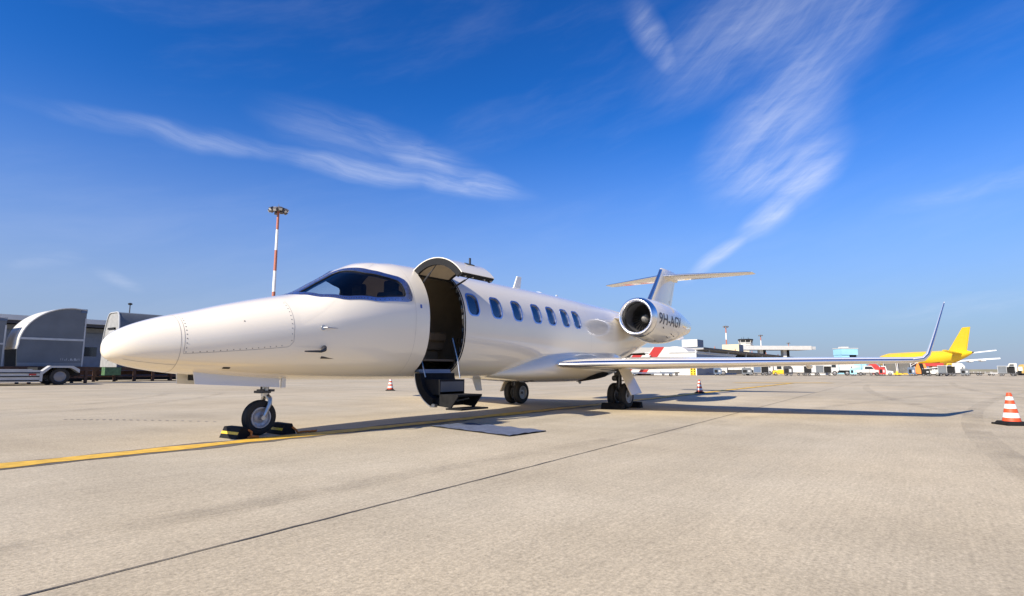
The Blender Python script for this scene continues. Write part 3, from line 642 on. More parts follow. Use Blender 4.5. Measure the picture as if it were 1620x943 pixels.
# engines
NX = [10.6, 10.66, 10.78, 11.0, 11.4, 11.8, 12.3, 12.8, 13.3, 13.7, 13.95]
NR = pchip(NX, [.437, .462, .485, .515, .548, .557, .530, .465, .375, .295, .25]); NZ = pchip(NX, [2.138, 2.136, 2.13, 2.115, 2.09, 2.075, 2.075, 2.08, 2.085, 2.09, 2.09])
def engine(s):
    yc = -s*1.3
    def ring(x, k=0, n=48): return [(x, yc+(NR(x)+k)*math.cos(2*PI*i/n), NZ(x)+(NR(x)+k)*math.sin(2*PI*i/n)) for i in range(n)]
    b = MB(); b.loft([ring(x) for x in [10.8+3.15*i/34 for i in range(35)]], True, False); e = b.build('engine_nacelle', PAINT, JET, 50)
    b = MB(); lip = [(.24, .352), (.12, .355), (.05, .368), (.012, .39), (-.008, .415), (-.004, .432), (.01, .445), (.05, .463), (.12, .478), (.205, .489)]
    b.lathe(lip, (10.6, yc, 2.137), (1, 0, 0), 64); sub('inlet_lip', b, CHROME, e, 70)
    b = MB(); b.lathe([(.238, .353), (.5, .36), (.75, .365), (.76, .01)], (10.6, yc, 2.137), (1, 0, 0), 48); sub('inlet_duct', b, mat('duct_grey', (.12, .12, .125), .5, .3, vary=.1), e, 40)
    sp = MB(); sp.lathe([(-.16, .002), (-.13, .04), (-.06, .085), (.02, .115), (.06, .12)], (11.22, yc, 2.137), (1, 0, 0), 28); sub('spinner', sp, mat('spinner_grey', (.33, .32, .30), .45, .3), e)
    fan = MB(); nb = 26
    for i in range(nb):
        a = 2*PI*i/nb; rows = []
        for r, tw in ((.11, .35), (.2, .6), (.29, .85), (.355, 1.0)):
            ch = .07+.05*r; ca, sa = math.cos(a), math.sin(a)
            for q in (-1, 1):
                dx = q*ch*math.cos(tw); dt = q*ch*math.sin(tw)*.55; aa = a+dt/max(r, .15)
                rows.append((11.24+dx, yc+r*math.cos(aa), 2.137+r*math.sin(aa)))
        fan.add(rows, [(0, 1, 3, 2), (2, 3, 5, 4), (4, 5, 7, 6)])
    sub('fan_blades', fan, mat('fan_titanium', (.30, .29, .28), .35, .9, vary=.15), e, 60)
    b = MB(); b.lathe([(0, .25), (.06, .235), (.05, .21), (-.3, .2), (-.32, .01)], (13.94, yc, 2.09), (1, 0, 0), 32); sub('exhaust_nozzle', b, mat('exhaust_metal', (.30, .25, .2), .4, .9, vary=.2), e)
    for x, a, l in ((11.15, -.15, .09), (11.6, -.55, .1), (11.35, -1.0, .06), (11.75, -.35, .07), (12.0, -.45, .07), (11.1, -1.2, .05)):
        for k in (0,):
            p = Vector((x, yc-s*NR(x)*math.cos(a-.25), NZ(x)+NR(x)*math.sin(a-.25))); nrm = Vector((0, -s*math.cos(a-.25), math.sin(a-.25)))
            b = MB(); b.box(p, (.022, .012, l), Matrix.Rotation(s*(a-.25)*1.0, 3, 'X')); sub('nacelle_vent', b, DARKIN, e, 0)
    # registration
    cu = bpy.data.curves.new('registration', 'FONT'); cu.body = '9H-AGV'; cu.size = .40; cu.space_character = 1.05; cu.offset = .006
    to = bpy.data.objects.new('registration', cu); COL.objects.link(to); dg = bpy.context.evaluated_depsgraph_get()
    me = bpy.data.meshes.new_from_object(to.evaluated_get(dg)); bpy.data.objects.remove(to); 
    bm = bmesh.new(); bm.from_mesh(me)
    xs = [v.co.x for v in bm.verts]; ys = [v.co.y for v in bm.verts]; w0, w1, h0, h1 = min(xs), max(xs), min(ys), max(ys)
    for i in range(1, 12): bmesh.ops.bisect_plane(bm, geom=bm.verts[:]+bm.edges[:]+bm.faces[:], plane_co=(0, h0+(h1-h0)*i/12, 0), plane_no=(0, 1, 0))
    for i in range(1, 30): bmesh.ops.bisect_plane(bm, geom=bm.verts[:]+bm.edges[:]+bm.faces[:], plane_co=(w0+(w1-w0)*i/30, 0, 0), plane_no=(1, 0, 0))
    for v in bm.verts:
        t = (v.co.x-w0)/(w1-w0); t = t if s > 0 else 1-t
        x = 10.87+1.42*t+.03*(v.co.y-h0)/(h1-h0); hgt = (v.co.y-h0)/(h1-h0)*.285-.155; a = hgt/NR(x)
        v.co = (x, yc-s*(NR(x)+.004)*math.cos(a), NZ(x)+(NR(x)+.004)*math.sin(a))
    bm.to_mesh(me); bm.free(); me.materials.clear(); me.materials.append(LETTER)
    o = bpy.data.objects.new('registration_lettering', me); COL.objects.link(o); o.parent = e
    # pylon
    b = MB(); b.loft([[(x, yy, z+h) for x, h in ((10.75, 0), (10.95, .055), (11.6, .08), (12.6, .06), (13.2, 0), (12.6, -.06), (11.6, -.08), (10.95, -.055))] for yy, z in ((-s*.45, 2.12), (-s*.7, 2.14), (-s*.84, 2.13))]); b.build('engine_pylon', PAINT, JET, 50)
engine(1); engine(-1)
# fin and tailplane
def vfoil(x, z, c, th, **k): return [(a, -b, d) for a, b, d in [(px, pz, z) for px, _, pz in foil(x, 0, 0, c, th, **k)]]
FIN = [(13.7, 2.2, 2.6, .10), (14.25, 2.75, 2.25, .10), (15.02, 3.5, 1.85, .095), (15.55, 4.05, 1.58, .09), (15.68, 4.20, 1.50, .085), (15.78, 4.255, 1.32, .04)]
b = MB(); b.loft([vfoil(*q) for q in FIN]); fin = b.build('tail_fin', PAINT, JET, 50)
b = MB(); b.loft([vfoil(*q, part=.06, grow=.004) for q in FIN[:-1]], False, False); sub('leading_edge', b, CHROME, fin, 60)
b = MB()
for s in (-1, 1): b.add([(16.25, s*.062, 3.0), (16.265, s*.062, 3.0), (16.82, s*.052, 3.85), (16.805, s*.052, 3.85)], [(0, 1, 2, 3)])
sub('rudder_seam', b, SEAM, fin, 0)
b = MB(); b.box((16.33, -.065, 3.15), (.12, .02, .03), Matrix.Rotation(-.2, 3, 'Y')); sub('rudder_hinge', b, PAINT2, fin, 0)
def hring(y, x, c, th, z, **k): return foil(x, y, z, c, th, **k)
for s in (-1, 1):
    HS = [(0, 15.75, 1.42, .10, 3.985), (s*.6, 15.98, 1.22, .10, 3.99), (s*2.45, 16.75, .64, .09, 4.005), (s*2.6, 16.88, .52, .07, 4.012), (s*2.63, 16.95, .44, .03, 4.014)]
    b = MB(); b.loft([hring(*q) for q in HS]); h = b.build('tailplane', PAINT, JET, 50)
    b = MB(); b.loft([hring(*q, part=.05, grow=.003) for q in HS[:-1]], False, False); sub('leading_edge', b, CHROME, h, 60)
b = MB(); b.lathe([(0, .002), (.12, .07), (.5, .11), (1.1, .11), (1.6, .06), (1.75, .005)], (15.62, 0, 3.99), (1, 0, 0), 20); b.build('tail_bullet', PAINT, JET)
for s in (-1, 1):
    b = MB(); b.prism([(0, 0), (2.1, 0), (1.9, .55), (1.5, .55)], (14.0, s*.25, 1.80), (1, 0, .2), (0, s*.75, -.55), (0, .02, .03)); b.build('ventral_strake', PAINT, JET, 0)
# nose gear
def wheel(part, c, r, w, rim, side, dish=True, label=None):
    t = MB(); k = w/2
    t.lathe([(-k*.72, rim), (-k*.95, rim+.012), (-k, rim+(r-rim)*.45), (-k*.88, rim+(r-rim)*.8), (-k*.55, r-.006), (-k*.2, r), (-k*.18, r-.006), (-k*.06, r-.006), (-k*.04, r), (k*.04, r), (k*.06, r-.006), (k*.18, r-.006), (k*.2, r), (k*.55, r-.006), (k*.88, rim+(r-rim)*.8), (k, rim+(r-rim)*.45), (k*.95, rim+.012), (k*.72, rim)], c, (0, 1, 0), 48)
    sub('tyre', t, RUBDUST, part, 35)
    m = MB()
    for q in (-1, 1):
        m.lathe([(q*k*.72, rim+.001), (q*k*.98, rim-.004), (q*k*.98, rim-.018), (q*k*.55, rim-.03), (q*k*.42, rim*.55), (q*k*.6, rim*.38), (q*k*.62, rim*.22), (q*k*.8, rim*.2), (q*k*.82, .002)], c, (0, 1, 0), 40)
        for i in range(9):
            a = 2*PI*i/9; p = Vector(c)+Vector((rim*.7*math.cos(a), q*k*.45, rim*.7*math.sin(a))); m.cyl(p, p+Vector((0, q*.014, 0)), rim*.05, rim*.05, 8)
    sub('rim', m, RIMM, part, 35)
ng = MB(); ng.cyl((1.86, 0, .75), (1.85, 0, .52), .042, .042, 18); ng.cyl((1.85, 0, .56), (1.85, 0, .49), .055, .05, 18)
NG = ng.build('nose_gear', STEEL, JET)
wheel(NG, (1.785, 0, .222), .222, .112, .135, 1)
for s in (-1, 1):
    fk = MB(); fk.tube([(1.86, s*.02, .50), (1.875, s*.075, .46), (1.87, s*.088, .40), (1.80, s*.085, .235)], [.03, .03, .028, .024], 12); fk.cyl((1.785, s*.06, .222), (1.785, s*.105, .222), .035, .03, 14); sub('fork_arm', fk, STEEL, NG)
b = MB(); b.box((1.80, -.02, .545), (.16, .13, .03)); b.box((1.74, -.07, .555), (.06, .07, .05)); b.tube([(1.76, -.06, .56), (1.75, -.07, .63), (1.79, -.03, .70)], .012, 6); b.box((1.92, 0, .56), (.06, .1, .03)); sub('steering_link', b, DSTEEL, NG, 0)
for s in (-1, 1):
    zt = lambda x: Z_BOT(x)+.035
    b = MB(); b.add([(.84, s*.20, .80), (1.90, s*.20, .74), (1.90, s*.225, .605), (.86, s*.215, .662), (.84, s*.215, .80), (1.90, s*.215, .74), (1.90, s*.24, .605), (.86, s*.23, .662)], [(0, 1, 2, 3), (7, 6, 5, 4), (0, 4, 5, 1), (1, 5, 6, 2), (2, 6, 7, 3), (3, 7, 4, 0)])
    b.build('nose_gear_door', PAINT2, JET, 0)
b = MB(); b.bbox(1.93, 1.99, -.23, -.205, .60, .74); b.build('gear_door_edge', PAINT2, JET, 0)
b = MB(); b.bbox(.95, 1.95, -.15, .15, .7, .80); b.build('nose_gear_bay', DARKIN, JET, 0)
# main gear
def main_gear(s):
    y = -s*1.42; b = MB()
    b.cyl((9.36, y, .98), (9.38, y, .46), .058, .058, 18); b.cyl((9.38, y, .52), (9.40, y, .26), .036, .036, 16); b.cyl((9.40, y-.2, .275), (9.40, y+.2, .275), .035, .035, 14)
    G = b.build('main_gear', DSTEEL, JET)
    for q in (-1, 1): wheel(G, (9.42, y+q*.135, .278), .278, .155, .16, q)
    b = MB(); b.tube([(9.30, y, .60), (9.22, y, .47), (9.36, y, .33)], .022, 8); b.lathe([(-.05, .05), (-.03, .06), (.03, .06), (.05, .05)], (9.26, y+.05*s, .66), (0, 1, 0), 14, True); b.cyl((9.36, y, .85), (9.40, y+s*.55, .88), .035, .03, 10); b.box((9.35, y, .74), (.12, .16, .1)); sub('torque_link', b, DSTEEL, G, 40)
    b = MB()
    for q in range(7): b.tube([(9.30+.01*q, y-.06+.02*q, .80), (9.26+.02*q, y-.05+.018*q, .5), (9.30, y-.1+.035*q, .32)], .006, 5)
    sub('brake_hoses', b, mat('hose_grey', (.25, .25, .26), .5, .4), G)
    b = MB(); b.lathe([(-.055, .13), (.055, .13)], (9.42, y, .278), (0, 1, 0), 24, True); sub('brake_pack', b, DSTEEL, G)
    b = MB(); b.add([(8.95+.25, y-s*.06, .90), (9.75, y-s*.06, .90), (9.75, y-s*.36, .33), (9.2, y-s*.36, .30)], [(0, 1, 2, 3)])
    o = sub('gear_door', b, PAINT, G, 0); m = o.modifiers.new('s', 'SOLIDIFY'); m.thickness = .022; m.offset = 0
    b = MB(); b.tube([(9.45, y-s*.02, .6), (9.48, y-s*.2, .62)], .012, 8); sub('door_link', b, STEEL, G)
main_gear(1); main_gear(-1)
# ------------------------------------------------------------------ placing helpers
def G(px, depth):                                            # ground point seen in that column, at that depth along the view
    d = F_+R_*((px-810)/FPX); k = depth/(d.x*math.cos(YAW)+d.y*math.sin(YAW))*1.0
    return Vector((CAM.x+d.x*k, CAM.y+d.y*k, 0))
def H(py, depth, px=1200):                                   # height at that row and depth
    d = F_+R_*((px-810)/FPX)+U_*((471.5-py)/FPX); k = depth/(d.x*math.cos(YAW)+d.y*math.sin(YAW)); return CAM.z+d.z*k
def face(px): return YAW-math.pi/2-math.atan((px-810)/FPX)    # heading that turns a side towards the viewer
SIDE = math.atan2(R_.y, R_.x)                                # heading that lies across the view
# ------------------------------------------------------------------ near props
ORANGE = mat('cone_orange', (.62, .075, .02), .55, vary=.12, vscale=14)
WHITEB = mat('reflective_white', (.74, .73, .70), .5, vary=.1, vscale=14)
CHY = mat('chock_yellow', (.75, .48, .03), .55, vary=.12, vscale=18)
ROPE = mat('orange_rope', (.50, .16, .03), .8, vary=.35, vscale=60)
def cone(loc, label, rz=0, h=.5, base_w=.36):
    t = thing('traffic_cone', label, 'cone', loc, rz, 'striped traffic cones round the jet')
    b = MB(); b.box((0, 0, .014), (base_w, base_w, .028)); b.loft([[(s*x, s*y, z) for x, y in ((-1, -1), (1, -1), (1, 1), (-1, 1))] for s, z in ((base_w*.42, .028), (.13, .06))]); o = b.build('base', BLACKR, t, 0)
    r0, r1 = .118, .03; z0 = .06; rr = lambda z: r0+(r1-r0)*(z-z0)/(h-z0)
    b = MB(); b.lathe([(z, rr(z)) for z in (z0, .2, .35, h-.004)]+[(h, r1*.8), (h, .012)], (0, 0, 0), (0, 0, 1), 28); b.build('cone_body', ORANGE, t)
    for za, zb in ((.115, .19), (.255, .325), (.385, .44)):
        b = MB(); b.lathe([(za, rr(za)+.002), (zb, rr(zb)+.002)], (0, 0, 0), (0, 0, 1), 28); b.build('white_band', WHITEB, t)
    return t
cone((9.66, -7.97, 0), 'orange and white traffic cone at the right edge, past the wingtip', .5)
cone((18.8, -.17, 0), 'traffic cone standing in the shade of the tail', .2)
cone((13.3, 10.4, 0), 'small distant traffic cone seen below the belly between nose gear and steps', .9)
def chock(loc, label, L=.34, rz=0, stripe=True, rope=None, h=.135, base=.22):
    t = thing('wheel_chock', label, 'wheel chock', loc, rz, 'rubber wheel chocks')
    b = MB(); b.prism([(-base/2, 0), (base/2, 0), (base*.24, h), (-base*.24, h)], (0, -L/2, 0), (1, 0, 0), (0, 0, 1), (0, L, 0)); o = b.build('chock_body', BLACKR, t, 0)
    k = o.modifiers.new('b', 'BEVEL'); k.width = .008; k.segments = 2
    if stripe:
        for s in (-1, 1):
            b = MB(); q = lambda z, e: (s*(base/2-(base*.26)*z/h)+s*e, z)
            b.prism([q(.052, .0015), q(.082, .0015), q(.082, -.004), q(.052, -.004)], (0, -L/2+.004, 0), (1, 0, 0), (0, 0, 1), (0, L-.008, 0)); b.build('yellow_stripe', CHY, t, 0)
    if rope:
        b = MB(); b.tube(rope, .014, 7); b.build('rope', ROPE, t)
    return t
def squiggle(a, b, n, amp, z=.012):
    out = []
    for i in range(n):
        t = i/(n-1); out.append((a[0]+(b[0]-a[0])*t+amp*math.sin(i*1.9), a[1]+(b[1]-a[1])*t+amp*math.cos(i*2.3), z+.012*abs(math.sin(i*1.3))))
    return out
chock((1.475, -.04, 0), 'black rubber chock with yellow stripe in front of the nose wheel', .36, .06, True, [(.05, -.17, .10), (.08, -.20, .07), (.06, -.22, .03)]+squiggle((.03, -.24), (.10, -.27), 9, .03))
chock((2.085, -.03, 0), 'dark rubber chock with orange rope behind the nose wheel', .36, -.05, True, [(.05, -.18, .09), (.09, -.21, .05)]+squiggle((.12, -.22), (.36, -.24), 12, .016))
chock((9.02, -1.43, 0), 'long black chock in front of the near main wheels', .50, 0, False, None, .13, .2)
chock((9.83, -1.50, 0), 'black chock behind the near main wheels', .46, .05, False, None, .13, .2)
# door mat
mt = MB(); mp = [(3.60, -2.64), (4.37, -2.69), (4.55, -1.14), (3.91, -.97)]
def matpt(u, v): 
    a = Vector(mp[0]).lerp(Vector(mp[1]), u); b = Vector(mp[3]).lerp(Vector(mp[2]), u); return a.lerp(b, v)
nu, nv = 10, 22
for zz in (0, 1):
    for i in range(nu+1):
        for j in range(nv+1):
            p = matpt(i/nu, j/nv)+Vector((random.uniform(-.004, .004), random.uniform(-.004, .004))); e = .006*math.sin(j*1.1+i*.4)+.004*math.sin(i*2.1)
            mt.v.append((p.x, p.y, .005+(.011+max(e, 0)*1.2 if zz else 0)))
K = (nu+1)*(nv+1)
for i in range(nu):
    for j in range(nv):
        a = i*(nv+1)+j; mt.f.append((K+a, K+a+nv+1, K+a+nv+2, K+a+1))
edge = [i*(nv+1) for i in range(nu+1)]+[nu*(nv+1)+j for j in range(1, nv+1)]+[i*(nv+1)+nv for i in range(nu-1, -1, -1)]+[j for j in range(nv-1, 0, -1)]
for q in range(len(edge)): a, b_ = edge[q], edge[(q+1) % len(edge)]; mt.f.append((a, b_, K+b_, K+a))
mt.mi = [0]*(nu*nv)+[1]*len(edge)
tag(mt.build('door_mat', [mat('blue_mat_fabric', (.085, .105, .165), .95, vary=.16, vscale=7, bump=.5, bscale=120), BLACKR], None, 0), 'blue grey fabric mat on the concrete below the open door', 'mat')

# ------------------------------------------------------------------ left background
GREY = mat('painted_grey_metal', (.135, .15, .165), .5, .1, vary=.12, vscale=1.2)
LGREY = mat('light_grey_metal', (.46, .47, .47), .5, .1, vary=.1, vscale=2)
CREAMM = mat('cream_metal', (.62, .60, .54), .55, vary=.08, vscale=2)
RUST = mat('brown_steel', (.085, .042, .026), .75, .1, vary=.4, vscale=3)
WHITEP = mat('white_vehicle_paint', (.56, .55, .52), .5, 0, .1, vary=.08, vscale=1.5)
SILVER = mat('silver_side_panel', (.48, .49, .50), .4, .4, vary=.12, vscale=2)
DGLASS = mat('dark_vehicle_glass', (.02, .025, .03), .08, 0, .6)
GREENB = mat('green_box_paint', (.07, .15, .07), .6, vary=.3, vscale=6)
REDP = mat('red_paint', (.42, .03, .025), .45, vary=.1); YELP = mat('yellow_vehicle_paint', (.80, .50, .02), .45, vary=.08); BLUEL = mat('light_blue_paint', (.30, .58, .72), .5, vary=.08, vscale=.5)
ORP = mat('orange_vehicle_paint', (.72, .22, .03), .5, vary=.1); DKB = mat('dark_blue_grey', (.09, .13, .20), .55, vary=.15)
# quarter-round shell standing on a rack: local x to the right, y away, z up
def shell_profile(L, Hh, n=18):
    pts = [(0, 0), (-.02*L, .28*Hh)]
    for i in range(n+1):
        a = rad(180-90*i/n); pts.append((.80*L+.80*L*math.cos(a)*1.0, .36*Hh+.64*Hh*math.sin(a)))
    pts += [(L, .985*Hh), (L, 0)]; return pts
def quarter_shell(loc, L, Hh, D, label, letters=False):
    t = thing('quarter_round_shell', label, 'cargo shell', loc, 0, 'grey metal shells by the warehouse')
    pf = shell_profile(L, Hh)
    b = MB(); b.prism(pf, (0, 0, 0), (1, 0, 0), (0, 0, 1), (0, .03, 0)); b.build('side_panel', GREY, t, 0)
    b = MB(); b.prism(pf, (0, D-.03, 0), (1, 0, 0), (0, 0, 1), (0, .03, 0)); b.build('side_panel', GREY, t, 0)
    cv = pf[1:-1]; n = len(cv); seg = [(0, n//3+1), (n//3+1, 2*n//3), (2*n//3, n-1)]
    for a, c in seg:
        b = MB(); rows = cv[a:c+1]; b.loft([[(x, y, z) for x, z in rows] for y in (.03, D-.03)], False, False); o = b.build('roof_panel', CREAMM, t, 30); m = o.modifiers.new('s', 'SOLIDIFY'); m.thickness = .03; m.offset = 1  # roof is grey metal too; sunlight on it is put into the cream colour
    for y in (-.012, D): 
        b = MB(); b.tube([(x, y, z) for x, z in cv], .035, 6); b.build('edge_rail', LGREY, t)
    b = MB(); b.bbox(.02*L, L, -.03, -.002, .44*Hh, .475*Hh); b.build('trim_strip', SILVER, t, 0)
    b = MB(); b.bbox(L-.05, L+.02, -.02, .1, 0, Hh*.84); b.build('corner_post', LGREY, t, 0)
    b = MB(); b.bbox(.02, L-.06, -.012, -.002, .03, .2); b.build('base_strip', mat('mid_grey_metal', (.22, .235, .25), .5, .1), t, 0)
    b = MB(); b.bbox(L-.28, L+.012, -.028, .05, Hh*.93, Hh*1.0); b.build('corner_bracket', DKB, t, 0)
    if letters:                                              # worn stencil row, no longer readable
        for i, (w, h) in enumerate(((.02, .12), (.02, .12), (.05, .05), (.025, .12), (.05, .03), (.07, .11), (.05, .05), (.09, .12), (.05, .06), (.03, .12), (.02, .12))):
            b = MB(); b.bbox(L-1.02+i*.088, L-1.02+i*.088+w, -.008, -.003, .34, .34+h); b.build('stencil_mark', LGREY, t, 0)
    return t
quarter_shell((6.55, 32, .95), 2.9, 3.28, 2.3, 'tall dark grey quarter round metal shell behind the low trailer', True)
quarter_shell((3.35, 32.6, .95), 2.75, 2.6, 2.2, 'grey shell cut off by the left edge of the picture')
# steel roller racks under the shells
def rack(loc, L, label, W=2.2, z=.95):
    t = thing('roller_rack', label, 'steel rack', loc, 0, 'brown steel racks by the warehouse')
    for y in (0, W): 
        b = MB(); b.bbox(0, L, y-.06, y+.06, z-.22, z-.004); b.build('side_beam', RUST, t, 0)
        b = MB(); b.bbox(.1, L-.1, y-.03, y+.03, .30, .38); b.build('lower_beam', RUST, t, 0)
    n = max(2, int(L/1.1))
    for i in range(n+1):
        x = .15+(L-.3)*i/n
        for y in (0, W):
            b = MB(); b.bbox(x-.07, x+.07, y-.07, y+.07, 0, z-.22); b.build('leg', RUST, t, 0)
        b = MB(); b.bbox(x-.05, x+.05, .06, W-.06, z-.2, z-.08); b.build('cross_beam', RUST, t, 0)
    for y in (.35, W-.5): b = MB(); b.bbox(.2, L-.2, y, y+.3, .10, .29); b.build('rack_shade_bar', DARKIN, t, 0)  # dark bars added to deepen the shade under the rack
    b = MB(); b.bbox(.12, L-.12, W*.5-.1, W*.5, .42, z-.24); b.build('rack_shade_panel', RUST, t, 0)  # panel added to close the gaps into one shaded mass
    return t
rack((3.2, 31.9, 0), 6.6, 'brown steel rack carrying the quarter round shells')
rack((10.1, 36.2, 0), 9.5, 'long brown steel rack behind the nose cone', 3.0)
rack((20.4, 37.6, 0), 12, 'low dark rack seen under the fuselage behind the nose wheel', 2.4, .80)
rack((33.2, 38.6, 0), 11, 'low dark rack seen under the fuselage near the open door', 2.4, .78)
# rounded container; sunlight on the end wall is put into its paler colour
t = thing('rounded_container', 'grey round topped container with a pale sunlit end wall, behind the nose', 'container', (12.75, 36.6, .95)); Wd, Lc, Hc = 2.9, 7.0, 3.72
rp = [(0, 0), (.02, Hc*.55), (.12, Hc*.8), (.24, Hc*.92), (.42, Hc*.985), (.6, Hc), (1.7, Hc), (1.95, Hc*.98), (2.15, Hc*.92), (2.5, Hc*.72), (2.85, Hc*.4), (Wd, 0)]
b = MB(); b.prism(rp, (.05, 0, 0), (0, 1, 0), (0, 0, 1), (Lc, 0, 0)); b.build('container_shell', GREY, t, 30)
b = MB(); b.prism(rp, (0, 0, 0), (0, 1, 0), (0, 0, 1), (.05, 0, 0)); b.build('end_wall', mat('sunlit_end_wall', (.30, .30, .29), .6, vary=.12), t, 30)
b = MB(); b.bbox(-.05, 0, .75, 1.75, .45, 2.55); b.build('end_door', LGREY, t, 0)
b = MB(); b.bbox(-.12, 0, .7, 1.8, 2.55, 2.68); b.build('door_hood', DARKIN, t, 0)
b = MB(); b.tube([(-.02, y, z) for y, z in rp[1:-1]], .05, 6); b.build('edge_rail', LGREY, t)
tag(MB().bbox(11.75, 12.65, 35.5, 36.05, .42, .93).build('equipment_box', GREENB, None, 0), 'small dark green equipment box on the rack below the nose tip', 'box')
# low trailer with one big wheel in view
t = thing('low_trailer', 'silver sided low trailer with a black wheel at the left edge', 'trailer', (6.2, 28.9, 0))
b = MB(); b.bbox(-4.5, .62, 0, 2.2, .16, .76); b.build('bed', SILVER, t, 0)
for z in (.22, .42, .60): 
    b = MB(); b.bbox(-4.5, .6, -.03, 0, z, z+.05); b.build('side_rail', DARKIN, t, 0)
b = MB(); b.prism([(.60, .20), (.60, .62), (1.0, .98), (1.95, .98), (2.25, .80), (2.25, .62), (2.0, .8), (1.85, .88), (1.05, .88), (.72, .55), (.72, .2)], (0, -.02, 0), (1, 0, 0), (0, 0, 1), (0, .5, 0)); b.build('mudguard', LGREY, t, 0)
b = MB(); b.bbox(.62, 2.3, .5, 2.2, .5, .9); b.build('axle_frame', DARKIN, t, 0)
RIMD = mat('dull_rim', (.20, .20, .21), .5, .3, vary=.2)
def plain_wheel(t, c, r, w, ax=(0, 1, 0), n=20):
    a = Vector(ax); b = MB(); b.lathe([(-w/2, r*.62), (-w/2, r*.93), (-w*.35, r), (w*.35, r), (w/2, r*.93), (w/2, r*.62)], c, ax, n); ty = b.build('tyre', RUBDUST, t, 40)
    b = MB(); b.lathe([(-w/2-.005, .01), (-w/2+.01, r*.35), (-w/2+.03, r*.55), (-w/2, r*.63), (w/2, r*.63), (w/2-.03, r*.55), (w/2-.01, r*.35), (w/2+.005, .01)], c, ax, n); sub('rim', b, RIMD, ty, 40); ty.location = (0, 0, 0)
plain_wheel(t, (1.45, .22, .43), .43, .3)
plain_wheel(t, (1.45, 1.95, .43), .43, .3)
b = MB(); b.bbox(-1.2, .3, .02, 1.2, .765, .80); b.build('deck_panel', WHITEP, t, 0)
b = MB(); b.bbox(.18, .46, -.045, -.03, .5, .58); b.build('marker_light', REDP, t, 0)
# warehouse
t = thing('warehouse', 'long dark warehouse with pale roof edge and sliding doors, behind the shells', 'building', (5, 52, 0))
WALLM = mat('warehouse_cladding', (.17, .19, .22), .7, vary=.12, vscale=.6, stretch=(3, 1, .2))
b = MB(); b.bbox(-22, 19, 0, 14, 0, 4.35); b.build('wall', WALLM, t, 0)
b = MB(); b.bbox(-22.5, 19.5, -1.6, 14.5, 4.62, 5.02); b.build('roof', mat('pale_roof_sheet', (.62, .64, .62), .6, vary=.08, vscale=.7), t, 0)
b = MB(); b.bbox(-22.4, 19.4, -1.5, -1.3, 4.36, 4.62); b.build('fascia', mat('dark_fascia', (.05, .05, .055), .6), t, 0)
for i in range(8):
    x = -15.2+i*4.2
    o = MB().bbox(x, x+1.95, -.08, -.01, 0, 3.9).build('sliding_door', mat('door_blue_grey', (.15, .18, .23), .55, vary=.1), t, 0); sub('door_window', MB().bbox(x+.5, x+1.4, -.1, -.08, 1.9, 2.7), DGLASS, o, 0)
    o = MB().bbox(x+2.0, x+3.95, -.10, -.03, 0, 3.9).build('sliding_door', MATS['door_blue_grey'], t, 0); sub('door_sign', MB().bbox(x+2.4, x+2.9, -.12, -.10, 1.5, 1.9), LGREY, o, 0)
# poles and masts
t = thing('lamp_pole', 'thin lamp pole above the warehouse roof left of the nose', 'lamp pole', (22, 61.3, 0))
b = MB(); b.cyl((0, 0, 0), (0, 0, 7.7), .09, .05, 10); b.build('pole', DSTEEL, t)
b = MB(); b.lathe([(0, .06), (.05, .2), (.16, .22), (.24, .08)], (0, 0, 7.6), (0, 0, 1), 14, True); b.build('lamp_head', DARKIN, t)
MRED = mat('mast_red', (.42, .14, .085), .55, vary=.1); MWHITE = mat('mast_white', (.78, .77, .74), .55, vary=.06); HEAD = mat('floodlight_housing', (.13, .12, .125), .5, .2)
def mast(loc, h, label, r=.36, k=1.0, bands=9):
    t = thing('floodlight_mast', label, 'light mast', loc, random.uniform(0, 6), 'red and white floodlight masts')
    step = 3.35*k; z1 = h-1.0; i = 0
    while z1 > 0:
        z0 = max(z1-(step*.9 if i == 0 else step), 0); ra = r*(1-.45*z0/h); rb = r*(1-.45*z1/h)
        b = MB(); b.cyl((0, 0, z0), (0, 0, z1), ra, rb, 14); b.build('mast_section', MRED if i % 2 == 0 else MWHITE, t); z1 = z0; i += 1
    b = MB(); b.lathe([(0, .5), (.1, 1.15), (.22, 1.15), (.3, .5)], (0, 0, h-.75), (0, 0, 1), 16, True); b.build('head_ring', HEAD, t)
    for j in range(10):
        a = 2*PI*j/10; d = Vector((math.cos(a), math.sin(a), 0)); lamp = MB()
        lamp.box(d*1.25+Vector((0, 0, h-.75-.2*(j % 2))), (.5, .55, .42), Matrix.Rotation(a, 3, 'Z') @ Matrix.Rotation(.5, 3, 'Y'))
        o = lamp.build('floodlight', HEAD, t, 0); sub('lamp_glass', MB().box(d*1.42+Vector((0, 0, h-.95-.2*(j % 2))), (.06, .45, .34), Matrix.Rotation(a, 3, 'Z') @ Matrix.Rotation(.7, 3, 'Y')), WHITEP, o, 0)
    b = MB(); b.cyl((0, 0, h-.7), (0, 0, h+.25), .05, .03, 8); b.build('lightning_rod', HEAD, t)
    return t
mast(G(432.5, 88), H(325, 88, 440), 'tall red and white floodlight mast rising behind the nose', .33)
for px, py, dd, la in ((1146, 514.5, 300, 'nearest and tallest of the three far masts, right of the engine'), (1200, 529, 385, 'middle one of the three far floodlight masts, above the white canopy'), (1243, 541.5, 500, 'lowest of the three far masts, above the right half of the canopy')):
    mast(G(px, dd), H(py, dd, px), la, .48, 1.05)

